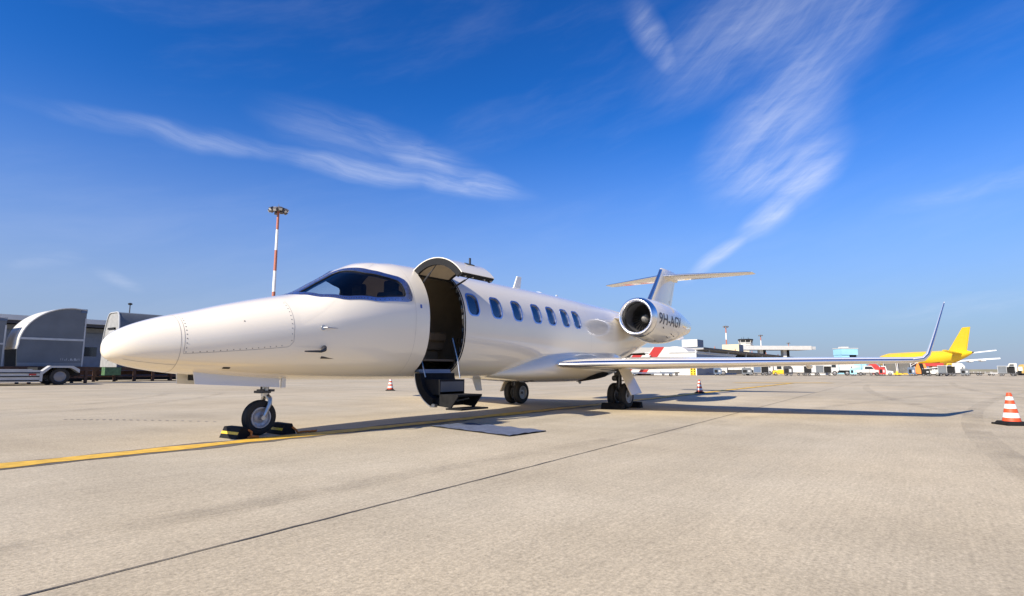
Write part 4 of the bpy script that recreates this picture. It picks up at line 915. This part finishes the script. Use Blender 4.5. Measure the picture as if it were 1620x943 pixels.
# ------------------------------------------------------------------ right background: buildings
def box_obj(nm, m, t, *a): return MB().bbox(*a).build(nm, m, t, 0)
p = G(1098, 100)
t = thing('service_building', 'low white service building with shaded side wall behind the wing', 'building', (p.x, p.y, 0))
box_obj('wall', WHITEP, t, 0, 26, 0, 9.5, 0, 4.0); box_obj('roof', LGREY, t, -.15, 26.2, -.15, 9.6, 4.0, 4.2)
box_obj('shaded_side_wall', mat('side_wall_shade', (.20, .235, .30), .6, vary=.1), t, .3, 25.5, -.06, -.01, 0, 3.7)  # white wall's shaded side, its shade painted as a blue-grey sheet
o = box_obj('hazard_board', YELP, t, -.1, -.02, .1, 1.15, .05, 1.3)
for j in range(6): sub('black_spot', MB().cyl((-.125, .38+.5*(j % 2), .25+.4*(j//2)), (-.1, .38+.5*(j % 2), .25+.4*(j//2)), .13, .13, 8), DARKIN, o)
for y in (2.6, 5.2): box_obj('wall_vent', LGREY, t, -.05, -.01, y, y+.5, 1.9, 2.5)
box_obj('drain_pipe', WHITEB, t, -.12, -.02, -.02, .12, 0, 4.4)
p = G(1100, 128)
t = thing('terminal_building', 'grey terminal with long overhanging roof and rooftop plant boxes', 'building', (p.x, p.y, 0))
box_obj('wall', mat('terminal_wall', (.17, .175, .19), .7, vary=.1, vscale=.3), t, 3, 112, 2, 22, 0, 4.6)
b = MB(); b.add([(0, -1.4, 5.9), (110, -1.4, 5.9), (110, 24, 6.6), (0, 24, 6.6), (0, -1.4, 5.6), (110, -1.4, 5.6), (110, 24, 4.62), (0, 24, 4.62)], [(0, 1, 2, 3), (7, 6, 5, 4), (0, 4, 5, 1), (1, 5, 6, 2), (2, 6, 7, 3), (3, 7, 4, 0)]); b.build('roof', mat('terminal_roof', (.34, .33, .31), .7, vary=.08), t, 0)
box_obj('roof_edge', mat('dark_roof_edge', (.06, .05, .05), .6), t, -.1, 110, -1.55, -1.42, 5.65, 6.05)
for x in (8, 26, 44, 62, 80): box_obj('roof_post', MRED, t, x, x+.25, -1.6, -1.45, 6.0, 6.5)
for x in (6, 22, 40, 60, 82): box_obj('column', LGREY, t, x, x+.4, -.9, -.5, 0, 5.6)
o = box_obj('plant_box', WHITEP, t, 2, 6.5, .6, 4.2, 6.3, 8.0)
sub('plant_shaded_side', MB().bbox(2.2, 6.3, .55, .59, 6.35, 7.95), DKB, o, 0)  # dark sheet paints the shade on the box's right side
o = box_obj('plant_box', mat('cream_plant', (.60, .52, .33), .6, vary=.05), t, 42, 47, 1.5, 6.2, 6.4, 8.4); sub('plant_shaded_side', MB().bbox(42.2, 46.8, 1.45, 1.49, 6.45, 8.35), DKB, o, 0)  # second box gets the same painted shade on its side
p = G(1087, 122)
t = thing('arched_roof_hall', 'hall with pale arched roof beneath the engine', 'building', (p.x, p.y, 0))
ar = [(0, 0), (0, 4.2)]+[(3.2-3.2*math.cos(rad(a)), 4.2+1.9*math.sin(rad(a))) for a in range(0, 181, 10)]+[(6.4, 4.2), (6.4, 0)]
b = MB(); b.prism(ar, (0, 0, 0), (0, 1, 0), (0, 0, 1), (12, 0, 0)); b.build('hall_body', mat('pale_hall', (.52, .51, .49), .6, vary=.06), t, 30)
b = MB(); b.tube([(-.1, y, z+.1) for y, z in ar[1:-1]], .22, 6); b.build('roof_rim', DARKIN, t)
# enclosed stairs with red and cream slanted sides
def slanted_stairs(px, D, k, label, w=1.5):
    p = G(px, D); t = thing('covered_stairs', label, 'stairs', (p.x, p.y, 0), face(px), 'slanted covered stairs behind the wing')
    hh = 4.1*k; sl = hh*.66
    for x0, ww, m, nm in ((0, .18, WHITEP, 'white_edge'), (.18, w, REDP, 'red_side_panel'), (.18+w, w*.8, CREAMM, 'cream_side_panel'), (.18+w*1.8, .16, WHITEP, 'white_edge')):
        b = MB(); b.prism([(x0, .3), (x0+ww-.01, .3), (x0+ww-.01+sl, hh), (x0+sl, hh)], (0, 0, 0), (1, 0, 0), (0, 0, 1), (0, 1.8, 0)); b.build(nm, m, t, 0)
    b = MB(); b.bbox(0, sl, .2, 1.6, .02, .29); b.build('chassis', DARKIN, t, 0)
    for x in (.3, sl-.3): plain_wheel(t, (x, .1, .25), .25, .18, n=12)
slanted_stairs(1001, 92, 1.12, 'taller covered stairs with dark red slanted side, under the engine', 1.6)
slanted_stairs(976, 92, .80, 'shorter covered stairs with dark red side, half hidden by the fuselage')
# white canopy on pillars
D = 190; p = G(1165, D)
t = thing('white_canopy', 'long flat white canopy on thick pillars right of the control tower', 'canopy', (p.x, p.y, 0))
Lc = (G(1279, D)-p).length*1.0; zc0, zc1 = H(553.2, D), H(547, D)
dy = p.y-G(1279, D).y; Lw = Lc
ang = SIDE; t.rotation_euler = (0, 0, ang)
box_obj('canopy_deck', WHITEP, t, 0, Lw, 0, 9, zc0, zc1); box_obj('canopy_shaded_end', LGREY, t, Lw+.01, Lw+1.5, .3, 8.7, zc0+.1, zc1-.2)  # end face of the white deck, its shade painted as grey
for px in (1206, 1243):
    x = (px-1165)/(1279-1165)*Lw; o = box_obj('pillar', CREAMM, t, x-.9, x+.2, 2, 4, 0, zc0); sub('pillar_shaded_side', MB().bbox(x+.21, x+1.2, 2.1, 4, 0, zc0), DARKIN, o, 0)  # dark block paints the unlit right side of each pillar
# control tower
D = 300; p = G(1176, D)
t = thing('control_tower', 'small control tower with dark glazed cab behind the canopy', 'tower', (p.x, p.y, 0), SIDE)
zt = H(535.5, D); zb = H(549, D)
box_obj('shaft', mat('cream_render', (.66, .60, .46), .7, vary=.05), t, -2.0, 1.2, -1.5, 2, 0, zb)
oc = lambda r, z: [(r*math.cos(rad(22.5+45*i)), r*math.sin(rad(22.5+45*i)), z) for i in range(8)]
def octo(nm, m, *rz): b = MB(); b.loft([oc(r, z) for r, z in rz]); return b.build(nm, m, t, 0)
octo('cab_base', WHITEP, (3.6, zb), (3.9, zb+.9)); octo('lower_gallery', CREAMM, (3.3, zb+.9), (3.3, zb+1.9)); octo('cab_floor', WHITEP, (3.6, zb+1.9), (3.6, zb+2.3))
gl = octo('cab_glazing', DGLASS, (3.2, zb+2.3), (3.5, zt-1.0))
octo('cab_roof', DARKIN, (3.9, zt-1.0), (3.7, zt-.4))
for i in range(8):
    a = rad(22.5+45*i); b = MB(); b.cyl((3.3*math.cos(a), 3.3*math.sin(a), zb+2.3), (3.6*math.cos(a), 3.6*math.sin(a), zt-1.0), .12, .12, 6); sub('mullion', b, WHITEP, gl)
for x, y, h in ((-2, 0, .9), (-.5, 1, 1.3), (1.2, -.6, 1.0), (2.2, .8, .8)): b = MB(); b.cyl((x, y, zt-.4), (x, y, zt-.4+h), .1, .05, 6); b.build('roof_aerial', DARKIN, t)
# light blue block
D = 150; p = G(1339, D)
t = thing('blue_block', 'pale blue boxy building with dark opening, rising above the wing', 'building', (p.x, p.y, 0), SIDE)
z1 = H(550.5, D); z0 = H(561, D)
box_obj('upper_storey', BLUEL, t, -2.3, 2.0, 0, 4, z0, z1); box_obj('lower_storey', BLUEL, t, -2.2, -.2, .2, 4, 0, z0); box_obj('dark_opening', DARKIN, t, -.2, 1.9, .6, 3.8, 0, z0)
box_obj('roof_hut', WHITEP, t, -1.4, .2, 1, 3, z1, z1+.45); box_obj('roof_parapet', WHITEP, t, -2.4, 2.1, -.1, 4.1, z1-.12, z1+.05)

# ------------------------------------------------------------------ airliner
D = 190; tail = G(1530, D)
fw = (G(1395, D+47)-tail).normalized(); hd = math.atan2(fw.y, fw.x)
t = thing('airliner', 'yellow cargo airliner with tall fin, parked far beyond the wingtip', 'airplane', (tail.x, tail.y, 0), hd)
AY = mat('airliner_yellow', (.82, .53, .01), .4, 0, .3, vary=.04, vscale=.3); AW = mat('airliner_white', (.78, .78, .77), .4, vary=.04)
zc = H(557.5, D, 1530)
ax = [(0, zc, .25), (1.5, zc-.15, .75), (4, zc-.45, 1.35), (8, zc-1.0, 2.1), (13, zc-1.55, 2.62), (18, zc-1.75, 2.8), (30, zc-1.75, 2.82), (44, zc-1.75, 2.8), (49, zc-1.95, 2.3), (52, zc-2.3, 1.4), (53.6, zc-2.5, .3)]
rg = lambda x, z, r, n=28: [(x, r*math.sin(2*PI*i/n), z+r*math.cos(2*PI*i/n)) for i in range(n)]
b = MB(); b.loft([rg(*q) for q in ax]); fu = b.build('fuselage', AY, t, 50)
b = MB(); b.loft([[(x, (r+.02)*math.sin(a), z+(r+.02)*math.cos(a)) for a in [rad(125+110*i/12) for i in range(13)]] for x, z, r in ax[4:8]], False, False); sub('red_belly_band', b, REDP, fu, 50)
b = MB(); b.cyl((0, 0, zc), (-.5, 0, zc+.02), .24, .16, 10); b.build('tail_cone_outlet', DARKIN, t)
zf = H(517, D, 1520)
def plate(nm, pts, th, m, par=t):
    b = MB(); V = [Vector(q) for q in pts]; n = (V[1]-V[0]).cross(V[2]-V[0]).normalized()*th/2
    b.loft([[v+n for v in V], [v-n for v in V]]); return b.build(nm, m, par, 0)
plate('tail_fin', [(10.8, 0, zc+.9), (2.9, 0, zc+.1), (.2, 0, zf), (3.3, 0, zf)], .45, AY)
for s in (-1, 1):
    plate('tailplane', [(7.2, s*1.0, zc-.35), (3.2, s*.9, zc-.25), (.6, s*8.3, zc+.75), (2.2, s*8.3, zc+.75)], .3, AW if s < 0 else AY)
    w = plate('wing', [(33, s*2.4, zc-3.2), (24, s*2.4, zc-3.2), (17.2, s*22.4, zc-1.6), (19.6, s*22.4, zc-1.6)], .45, AW)
    for yy in (6, 10, 14, 17.5):
        k = (yy-2.4)/20; x = 24-6.8*k; b = MB(); b.lathe([(0, .02), (.8, .3), (2.5, .42), (4, .1)], (x-1.6, s*yy, zc-3.6+1.6*k), (1, 0, 0), 10); sub('flap_fairing', b, AW, w)
    b = MB(); b.lathe([(0, 1.0), (.4, 1.25), (2.5, 1.3), (4.5, .8), (5, .4)], (32, s*7.8, zc-4.6), (-1, 0, 0), 20, True); b.build('engine', AY, t)
b = MB(); b.cyl((13.4, -2.66, zc-1.1), (13.4, -2.72, zc-1.1), .5, .5, 12); b.build('door_window', DARKIN, t)
b = MB()
for x, y in ((24, 4.5), (24, -4.5), (45, 0)):
    q = MB(); q.cyl((x, y, 1.0), (x, y, zc-3.8), .22, .22, 8); o = q.build('landing_gear', DSTEEL, t)
    for dx in (-.6, .6): sub('tyre', MB().cyl((x+dx, y-.5, .6), (x+dx, y+.5, .6), .6, .6, 14), RUBDUST, o)

# ------------------------------------------------------------------ apron vehicles and loads
def wheels(t, xs, W, r=.42): 
    for x in xs:
        for y in (.14, W-.14): plain_wheel(t, (x, y, r), r, .28, n=12)
def place(nm, px, D, rz, label, cat, group=None):
    p = G(px, D); return thing(nm, label, cat, (p.x, p.y, 0), face(px)+rz, group)
GV = 'vehicles parked along the far apron'
def box_truck(px, D, label, L=5.6, Hb=3.1, m=WHITEP, cabm=WHITEP, rz=0, flip=False, cat='truck'):
    t = place('box_truck', px, D, rz, label, cat, GV); c = 1.5
    cx = (lambda x: x) if not flip else (lambda x: L-x)
    mm = lambda a, b: (min(cx(a), cx(b)), max(cx(a), cx(b)))
    box_obj('cargo_box', m, t, *mm(c+.15, L), 0, 2.3, .95, Hb)
    box_obj('chassis', DARKIN, t, *mm(.2, L-.1), .3, 2.0, .5, .94)
    b = MB(); b.prism([(cx(x), z) for x, z in ((0, .45), (c, .45), (c, 2.35), (.45, 2.35), (.05, 1.45))], (0, .05, 0), (1, 0, 0), (0, 0, 1), (0, 2.2, 0)); o = b.build('cab', cabm, t, 0)
    b = MB(); b.prism([(cx(x), z) for x, z in ((.25, 1.45), (1.1, 1.45), (1.1, 2.15), (.55, 2.15))], (0, .02, 0), (1, 0, 0), (0, 0, 1), (0, .025, 0)); sub('side_window', b, DGLASS, o, 0)
    box_obj('bumper', DSTEEL, t, *mm(-.12, .06), .1, 2.2, .38, .62); box_obj('side_skirt', DSTEEL, t, *mm(1.7, L-1.9) if L > 4.2 else mm(1.3, 1.5), .0, .1, .4, .8)
    o = box_obj('rear_frame', LGREY, t, *mm(L+.005, L+.06), .05, 2.25, .9, Hb-.02)
    for k in range(1, max(2, int((L-c)/.9))): box_obj('box_rib', LGREY, t, *mm(c+.15+k*.9, c+.2+k*.9), -.03, -.002, 1.0, Hb-.05)
    wheels(t, (cx(.85), cx(L-1.1)), 2.3); return t
def van(px, D, label, L=4.6, Hv=2.0, m=WHITEP, rz=0, pickup=False):
    t = place('pickup_truck' if pickup else 'van', px, D, rz, label, 'pickup' if pickup else 'van', GV)
    pf = ((0, .4), (L, .4), (L, .95), (L-.9, 1.1), (L-1.5, Hv), (.1, Hv), (0, 1.2)) if not pickup else ((0, .4), (L, .4), (L, .95), (L-1.1, 1.05), (L-1.6, Hv), (L-2.7, Hv), (L-2.85, 1.05), (0, 1.05))
    b = MB(); b.prism(pf, (0, 0, 0), (1, 0, 0), (0, 0, 1), (0, 1.8, 0)); o = b.build('body', m, t, 0)
    b = MB(); x0 = L-2.6 if pickup else L-2.5; b.prism([(x0, 1.15), (L-1.25, 1.15), (L-1.6, Hv-.15), (x0+.05, Hv-.15)], (0, -.02, 0), (1, 0, 0), (0, 0, 1), (0, .02, 0)); b.build('side_window', DGLASS, t, 0)
    if not pickup:
        b = MB(); b.bbox(.3, L-2.7, -.02, 0, 1.2, Hv-.2); b.build('side_window', DGLASS, t, 0)
    box_obj('front_bumper', DSTEEL, t, L-.02, L+.08, .05, 1.75, .4, .62); box_obj('sill_strip', DSTEEL, t, .1, L-.1, -.025, -.002, .42, .56)
    b = MB(); b.bbox(L*.52, L*.525+.02, -.012, -.002, .58, 1.12); b.build('door_gap', DARKIN, t, 0)
    for x in (.85, L-.85):
        for y in (.1, 1.7): plain_wheel(t, (x, y, .34), .34, .22, n=12)
    return t
def stairs_truck(px, D, label, Hs=3.0):
    t = place('passenger_stairs', px, D, 0, label, 'stairs', 'passenger stairs facing the camera'); W = 2.0
    for x in (0, W): 
        b = MB(); b.prism([(0, .5), (5, Hs), (5, Hs+.9), (0, 1.4)], (x-.06, 0, 0), (0, 1, 0), (0, 0, 1), (.12, 0, 0)); b.build('side_panel', WHITEP, t, 0)
    for i in range(11): box_obj('step', mat('stair_tread_grey', (.13, .125, .115), .8), t, .08, W-.08, i*.45, i*.45+.5, .45+i*(Hs-.5)/11, .62+i*(Hs-.5)/11)
    box_obj('chassis', YELP, t, -.15, W+.15, -.2, 5.2, .2, .44); box_obj('bumper', YELP, t, -.35, .0, -.3, .5, .15, .8)
    for x in (.1, W-.1):
        for y in (.5, 4.3): plain_wheel(t, (x, y, .3), .3, .22, (1, 0, 0), 12)
    return t
def tug(px, D, label, m=YELP, rz=0):
    t = place('baggage_tug', px, D, rz, label, 'tug', GV)
    b = MB(); b.prism([(0, .25), (2.6, .25), (2.6, .8), (1.7, .95), (1.6, 1.0), (.9, 1.0), (.8, .9), (0, .85)], (0, 0, 0), (1, 0, 0), (0, 0, 1), (0, 1.4, 0)); b.build('body', m, t, 0)
    b = MB(); b.prism([(.5, .9), (1.7, .9), (1.5, 1.75), (.55, 1.75)], (0, .1, 0), (1, 0, 0), (0, 0, 1), (0, 1.2, 0)); o = b.build('cab', WHITEP, t, 0); sub('cab_window', MB().bbox(.68, 1.4, .07, .098, 1.1, 1.6), DGLASS, o, 0)
    for x in (.45, 2.1):
        for y in (.1, 1.3): plain_wheel(t, (x, y, .3), .3, .24, n=12)
    return t
def dolly(px, D, label, L=3.2, m=DSTEEL, rz=0):
    t = place('cargo_dolly', px, D, rz, label, 'dolly', 'low dollies on the far apron')
    box_obj('deck', m, t, 0, L, 0, 1.6, .38, .55); box_obj('drawbar', m, t, -.9, -.02, .75, .85, .36, .44)
    for x in (0, L/2, L-.08): box_obj('stop_post', LGREY, t, x, x+.08, 0, .08, .56, .8)
    for x in (.45, L-.45):
        for y in (.1, 1.5): plain_wheel(t, (x, y, .22), .22, .16, n=10)
    return t
def container(px, D, label, L=2.4, Hc=1.7, z=.56, m=WHITEP, rz=0, seams=True):
    p = G(px, D); t = thing('cargo_container', label, 'container', (p.x, p.y, z), face(px)+rz, 'cargo containers on the far apron')
    b = MB(); b.prism([(0, 0), (L, 0), (L, Hc*.7), (L-.4, Hc), (0, Hc)], (0, 0, 0), (1, 0, 0), (0, 0, 1), (0, 1.5, 0)); b.build('shell', m, t, 0)
    for x in (.03, L*.5, L-.12): box_obj('edge_post', LGREY, t, x, x+.08, -.03, -.002, .03, Hc*.68)
    box_obj('base_rail', LGREY, t, 0, L, -.03, -.002, -.0, .028)
    return t
def belt_loader(px, D, label, m=WHITEP, L=6.0, rise=2.2, rz=0):
    t = place('belt_loader', px, D, rz, label, 'belt loader', GV)
    b = MB(); b.prism([(0, .35), (L*.75, .35), (L*.75, .9), (L*.5, 1.0), (0, .8)], (0, 0, 0), (1, 0, 0), (0, 0, 1), (0, 1.7, 0)); b.build('body', m, t, 0)
    b = MB(); b.prism([(-.3, .95), (L, .95+rise), (L, 1.12+rise), (-.3, 1.12)], (0, .3, 0), (1, 0, 0), (0, 0, 1), (0, .9, 0)); o = b.build('conveyor', DSTEEL, t, 0)
    for y in (.2, 1.22): b = MB(); b.prism([(-.3, 1.14), (L, 1.14+rise), (L, 1.26+rise), (-.3, 1.26)], (0, y, 0), (1, 0, 0), (0, 0, 1), (0, .06, 0)); sub('guard_rail', b, m, o, 0)
    for k in (.35, .7): b = MB(); b.cyl((L*k, .5, .8), (L*k+.2, .5, .95+rise*k), .06, .06, 6); sub('support', b, LGREY, o)
    for x in (.7, L*.75-.6):
        for y in (.1, 1.6): plain_wheel(t, (x, y, .3), .3, .22, n=12)
    return t
# under and beyond the wing, left to right
dolly(996, 82, 'long blue grey dolly behind the near main wheels', 6, DKB); dolly(1041, 92, 'black dolly in front of the white service building', 3.0, DARKIN)
box_truck(1131, 100, 'white flatbed truck with dark chassis right of the service building', 6, 2.4)
belt_loader(1177, 104, 'white belt loader with lattice rails beside the flatbed truck', WHITEP, 4.2, 1.0)
box_truck(1203, 108, 'short white high truck left of the yellow tug', 2.9, 2.2)
tug(1216, 98, 'yellow baggage tug with white cab below the canopy', YELP); dolly(1240, 104, 'first dolly right of the yellow tug', 3.0); container(1243, 104, 'cream container on the first dolly right of the yellow tug', 2.5, 1.75, m=CREAMM)
dolly(1263, 101, 'second dolly right of the yellow tug', 2.5); container(1266, 102.5, 'low white container on the second dolly right of the yellow tug', 2.0, 1.2)
container(1272, 116, 'big white container standing on the ground left of the box truck', 3.0, 2.5, .02); container(1297, 117, 'narrow white container touching the box truck', 2.2, 2.5, .02)
box_truck(1304, 103, 'white box truck with dark chassis left of the pale blue tank', 3.9, 2.55)
# pale blue tank
t = place('tank_trailer', 1334, 112, 0, 'round pale blue tank left of the white pickup', 'tank', GV)
b = MB(); b.lathe([(0, .3), (.12, .9), (.4, 1.1), (3.0, 1.1), (3.3, .9), (3.4, .3)], (-.2, 1.1, 1.35), (1, 0, 0), 22, True); b.build('tank', BLUEL, t, 40)
b = MB(); b.lathe([(-.05, 1.13), (.05, 1.13)], (.9, 1.1, 1.35), (1, 0, 0), 22); b.build('tank_band', DKB, t); b = MB(); b.lathe([(-.05, 1.13), (.05, 1.13)], (2.2, 1.1, 1.35), (1, 0, 0), 22); b.build('tank_band', DKB, t)
box_obj('chassis', DARKIN, t, -.1, 3.2, .3, 1.9, .35, .5); wheels(t, (.5, 2.6), 2.1, .3)
van(1344, 100, 'white pickup in front of the pale blue tank', 4.1, 1.75, WHITEP, 0, True)
t = place('hose_reel_cart', 1367, 106, 0, 'red hose reel cart behind the white pickup', 'cart', GV)
b = MB(); b.lathe([(0, 1.0), (.15, 1.0), (.16, .6), (.9, .6), (.91, 1.0), (1.06, 1.0)], (.6, .4, 1.25), (0, 1, 0), 24, True); b.build('reel', REDP, t, 40); box_obj('frame', REDP, t, 0, 1.3, .3, 1.6, .25, .45)
for x in (.2, 1.1): plain_wheel(t, (x, .2, .25), .25, .18, n=12)
tug(1377, 104, 'white tug between the red hose cart and the grey stairs', WHITEP)
stairs_truck(1389, 107, 'grey passenger stairs with yellow base, left one of the pair', 2.5); stairs_truck(1411, 105, 'grey passenger stairs with yellow base, right one of the pair', 2.6)
belt_loader(1402, 116, 'dark belt loader half hidden between the two passenger stairs', DSTEEL, 2.6, .8); belt_loader(1423, 112, 'small white belt loader right of the passenger stairs', WHITEP, 1.8, 1.2)
# orange cargo loader
t = place('cargo_loader', 1434, 104, 0, 'orange cargo loader with a black upright band under the yellow airliner', 'loader', GV)
b = MB(); b.prism([(0, .35), (2.4, .35), (1.9, 2.2), (.7, 2.2)], (0, 0, 0), (1, 0, 0), (0, 0, 1), (0, 2.4, 0)); b.build('body', ORP, t, 0)
b = MB(); b.prism([(1.35, .36), (1.95, .36), (1.55, 2.25), (.95, 2.25)], (0, -.04, 0), (1, 0, 0), (0, 0, 1), (0, .035, 0)); b.build('black_band', DARKIN, t, 0); box_obj('platform', REDP, t, 1.0, 4.6, .2, 2.3, 1.75, 2.3)
box_obj('chassis', DARKIN, t, 0, 4.5, .2, 2.2, .15, .34); wheels(t, (.5, 3.8), 2.3, .3)
belt_loader(1452, 99, 'white belt loader right of the orange loader', WHITEP, 3.2, .5); van(1464, 101, 'white van in front of the airliner belly', 2.9, 1.6)
box_truck(1484, 110, 'small yellow truck between the white van and the tall white container', 2.4, 1.75, YELP, YELP)
dolly(1494, 105, 'dolly carrying the tall white container', 2.6); container(1496, 105.6, 'tall white container on a dolly right of the yellow truck', 1.85, 1.75)
dolly(1517, 112, 'empty dark dolly right of the tall white container', 2.2, DARKIN); dolly(1535, 114, 'second empty dark dolly right of the tall white container', 2.2, DARKIN); dolly(1554, 112, 'grey dolly left of the white truck at the far right', 2.4, LGREY)
box_truck(1580, 106, 'white truck with grille left of the wrapped pallet load', 2.2, 1.7, WHITEP, CREAMM)
# wrapped load at the right edge
t = place('wrapped_load', 1597, 108, 0, 'tall white wrapped load with ochre end at the right edge', 'cargo load')
b = MB(); b.prism([(1.0, .5), (4.2, .5), (4.2, 1.7), (3.3, 2.15), (1.3, 2.3), (1.0, 2.1)], (0, 0, 0), (1, 0, 0), (0, 0, 1), (0, 2.2, 0)); b.build('wrapped_pallet', WHITEP, t, 0)
b = MB(); b.prism([(0, .5), (.98, .5), (.98, 2.2), (.3, 2.1), (0, 1.4)], (0, .1, 0), (1, 0, 0), (0, 0, 1), (0, 2.0, 0)); b.build('ochre_end', mat('ochre_sheet', (.45, .30, .08), .7, vary=.15), t, 0)
box_obj('pallet', DARKIN, t, 0, 4.2, .05, 2.15, .12, .48)
# smaller equipment between the vehicles
def baggage_cart(px, D, label, curtain):
    t = place('baggage_cart', px, D, 0, label, 'cart', 'small carts and power units on the far apron')
    box_obj('floor', DSTEEL, t, 0, 2.4, 0, 1.4, .4, .52); box_obj('roof', LGREY, t, -.05, 2.45, -.05, 1.45, 1.72, 1.8); box_obj('curtain', curtain, t, .06, 1.15, .03, .06, .56, 1.7); box_obj('dark_interior', DARKIN, t, 1.25, 2.3, .3, 1.3, .54, 1.6)
    for x in (0, 1.18, 2.34):
        for y in (0, 1.34): box_obj('corner_post', LGREY, t, x, x+.06, y, y+.06, .53, 1.71)
    for x in (.4, 2.0):
        for y in (.08, 1.32): plain_wheel(t, (x, y, .2), .2, .14, n=10)
def power_unit(px, D, label, m, w=1.7, h=1.3):
    t = place('ground_power_unit', px, D, 0, label, 'power unit', 'small carts and power units on the far apron')
    b = MB(); b.prism([(0, .3), (w, .3), (w, h*.8), (w-.25, h), (.1, h), (0, h*.9)], (0, 0, 0), (1, 0, 0), (0, 0, 1), (0, 1.1, 0)); b.build('housing', m, t, 0)
    box_obj('grille', DARKIN, t, .15, w*.5, -.02, -.002, .5, h*.75); box_obj('control_panel', LGREY, t, w*.6, w*.85, -.02, -.002, .6, h*.7)
    b = MB(); b.cyl((w*.3, .6, h), (w*.3, .6, h+.3), .06, .06, 8); b.build('exhaust', DSTEEL, t); b = MB(); b.tube([(-.02, .5, .35), (-.5, .5, .3), (-.9, .5, .5)], .04, 6); b.build('tow_bar', DSTEEL, t)
    for x in (.3, w-.3):
        for y in (.08, 1.02): plain_wheel(t, (x, y, .2), .2, .14, n=10)
power_unit(1124, 96, 'dark blue power unit between service building and flatbed truck', DKB, 1.3)
power_unit(1168, 97, 'grey power unit behind the flatbed truck', GREY, 1.6)
baggage_cart(1186, 96, 'open cart with dark blue curtain left of the short high truck', DKB)
power_unit(1233, 95, 'dark grey power unit touching the yellow tug', DSTEEL, 1.4, 1.6)
baggage_cart(1252, 95, 'open cart with cream curtain in front of the first dolly', CREAMM)
baggage_cart(1283, 97, 'open cart with grey curtain in front of the big white container', GREY)
power_unit(1336, 97, 'small pale blue power unit left of the white pickup', BLUEL, 1.0)
power_unit(1381, 97, 'small red power unit left of the passenger stairs', REDP, 1.0, 1.5)
power_unit(1426, 97, 'dark blue power unit left of the orange loader', DKB, 1.1, 1.5)
power_unit(1447, 96, 'black power unit right of the orange loader', DARKIN, 1.2, 1.2)
baggage_cart(1473, 96, 'open cart with dull grey curtain in front of the white van', GREY)
power_unit(1508, 98, 'grey power unit beside the tall white container', GREY, 1.2)
baggage_cart(1566, 100, 'lone open cart left of the white truck with grille', GREY)
# distant low ridge of ground clutter at the horizon
hb = MB(); rnd = random.Random(3); pts = []
for i in range(90):
    a = rad(-30+i*1.35); r = 1500; pts.append((CAM.x+r*math.cos(a), CAM.y+r*math.sin(a), 2.5+rnd.random()*3.5))
hb.loft([[(x, y, -1) for x, y, z in pts], [(x, y, z) for x, y, z in pts], [(x*1.05, y*1.05, z*.6) for x, y, z in pts]], False, False)
structure(hb.build('terrain', mat('far_scrub', (.16, .155, .12), .9, vary=.2, vscale=.05), None, 0))
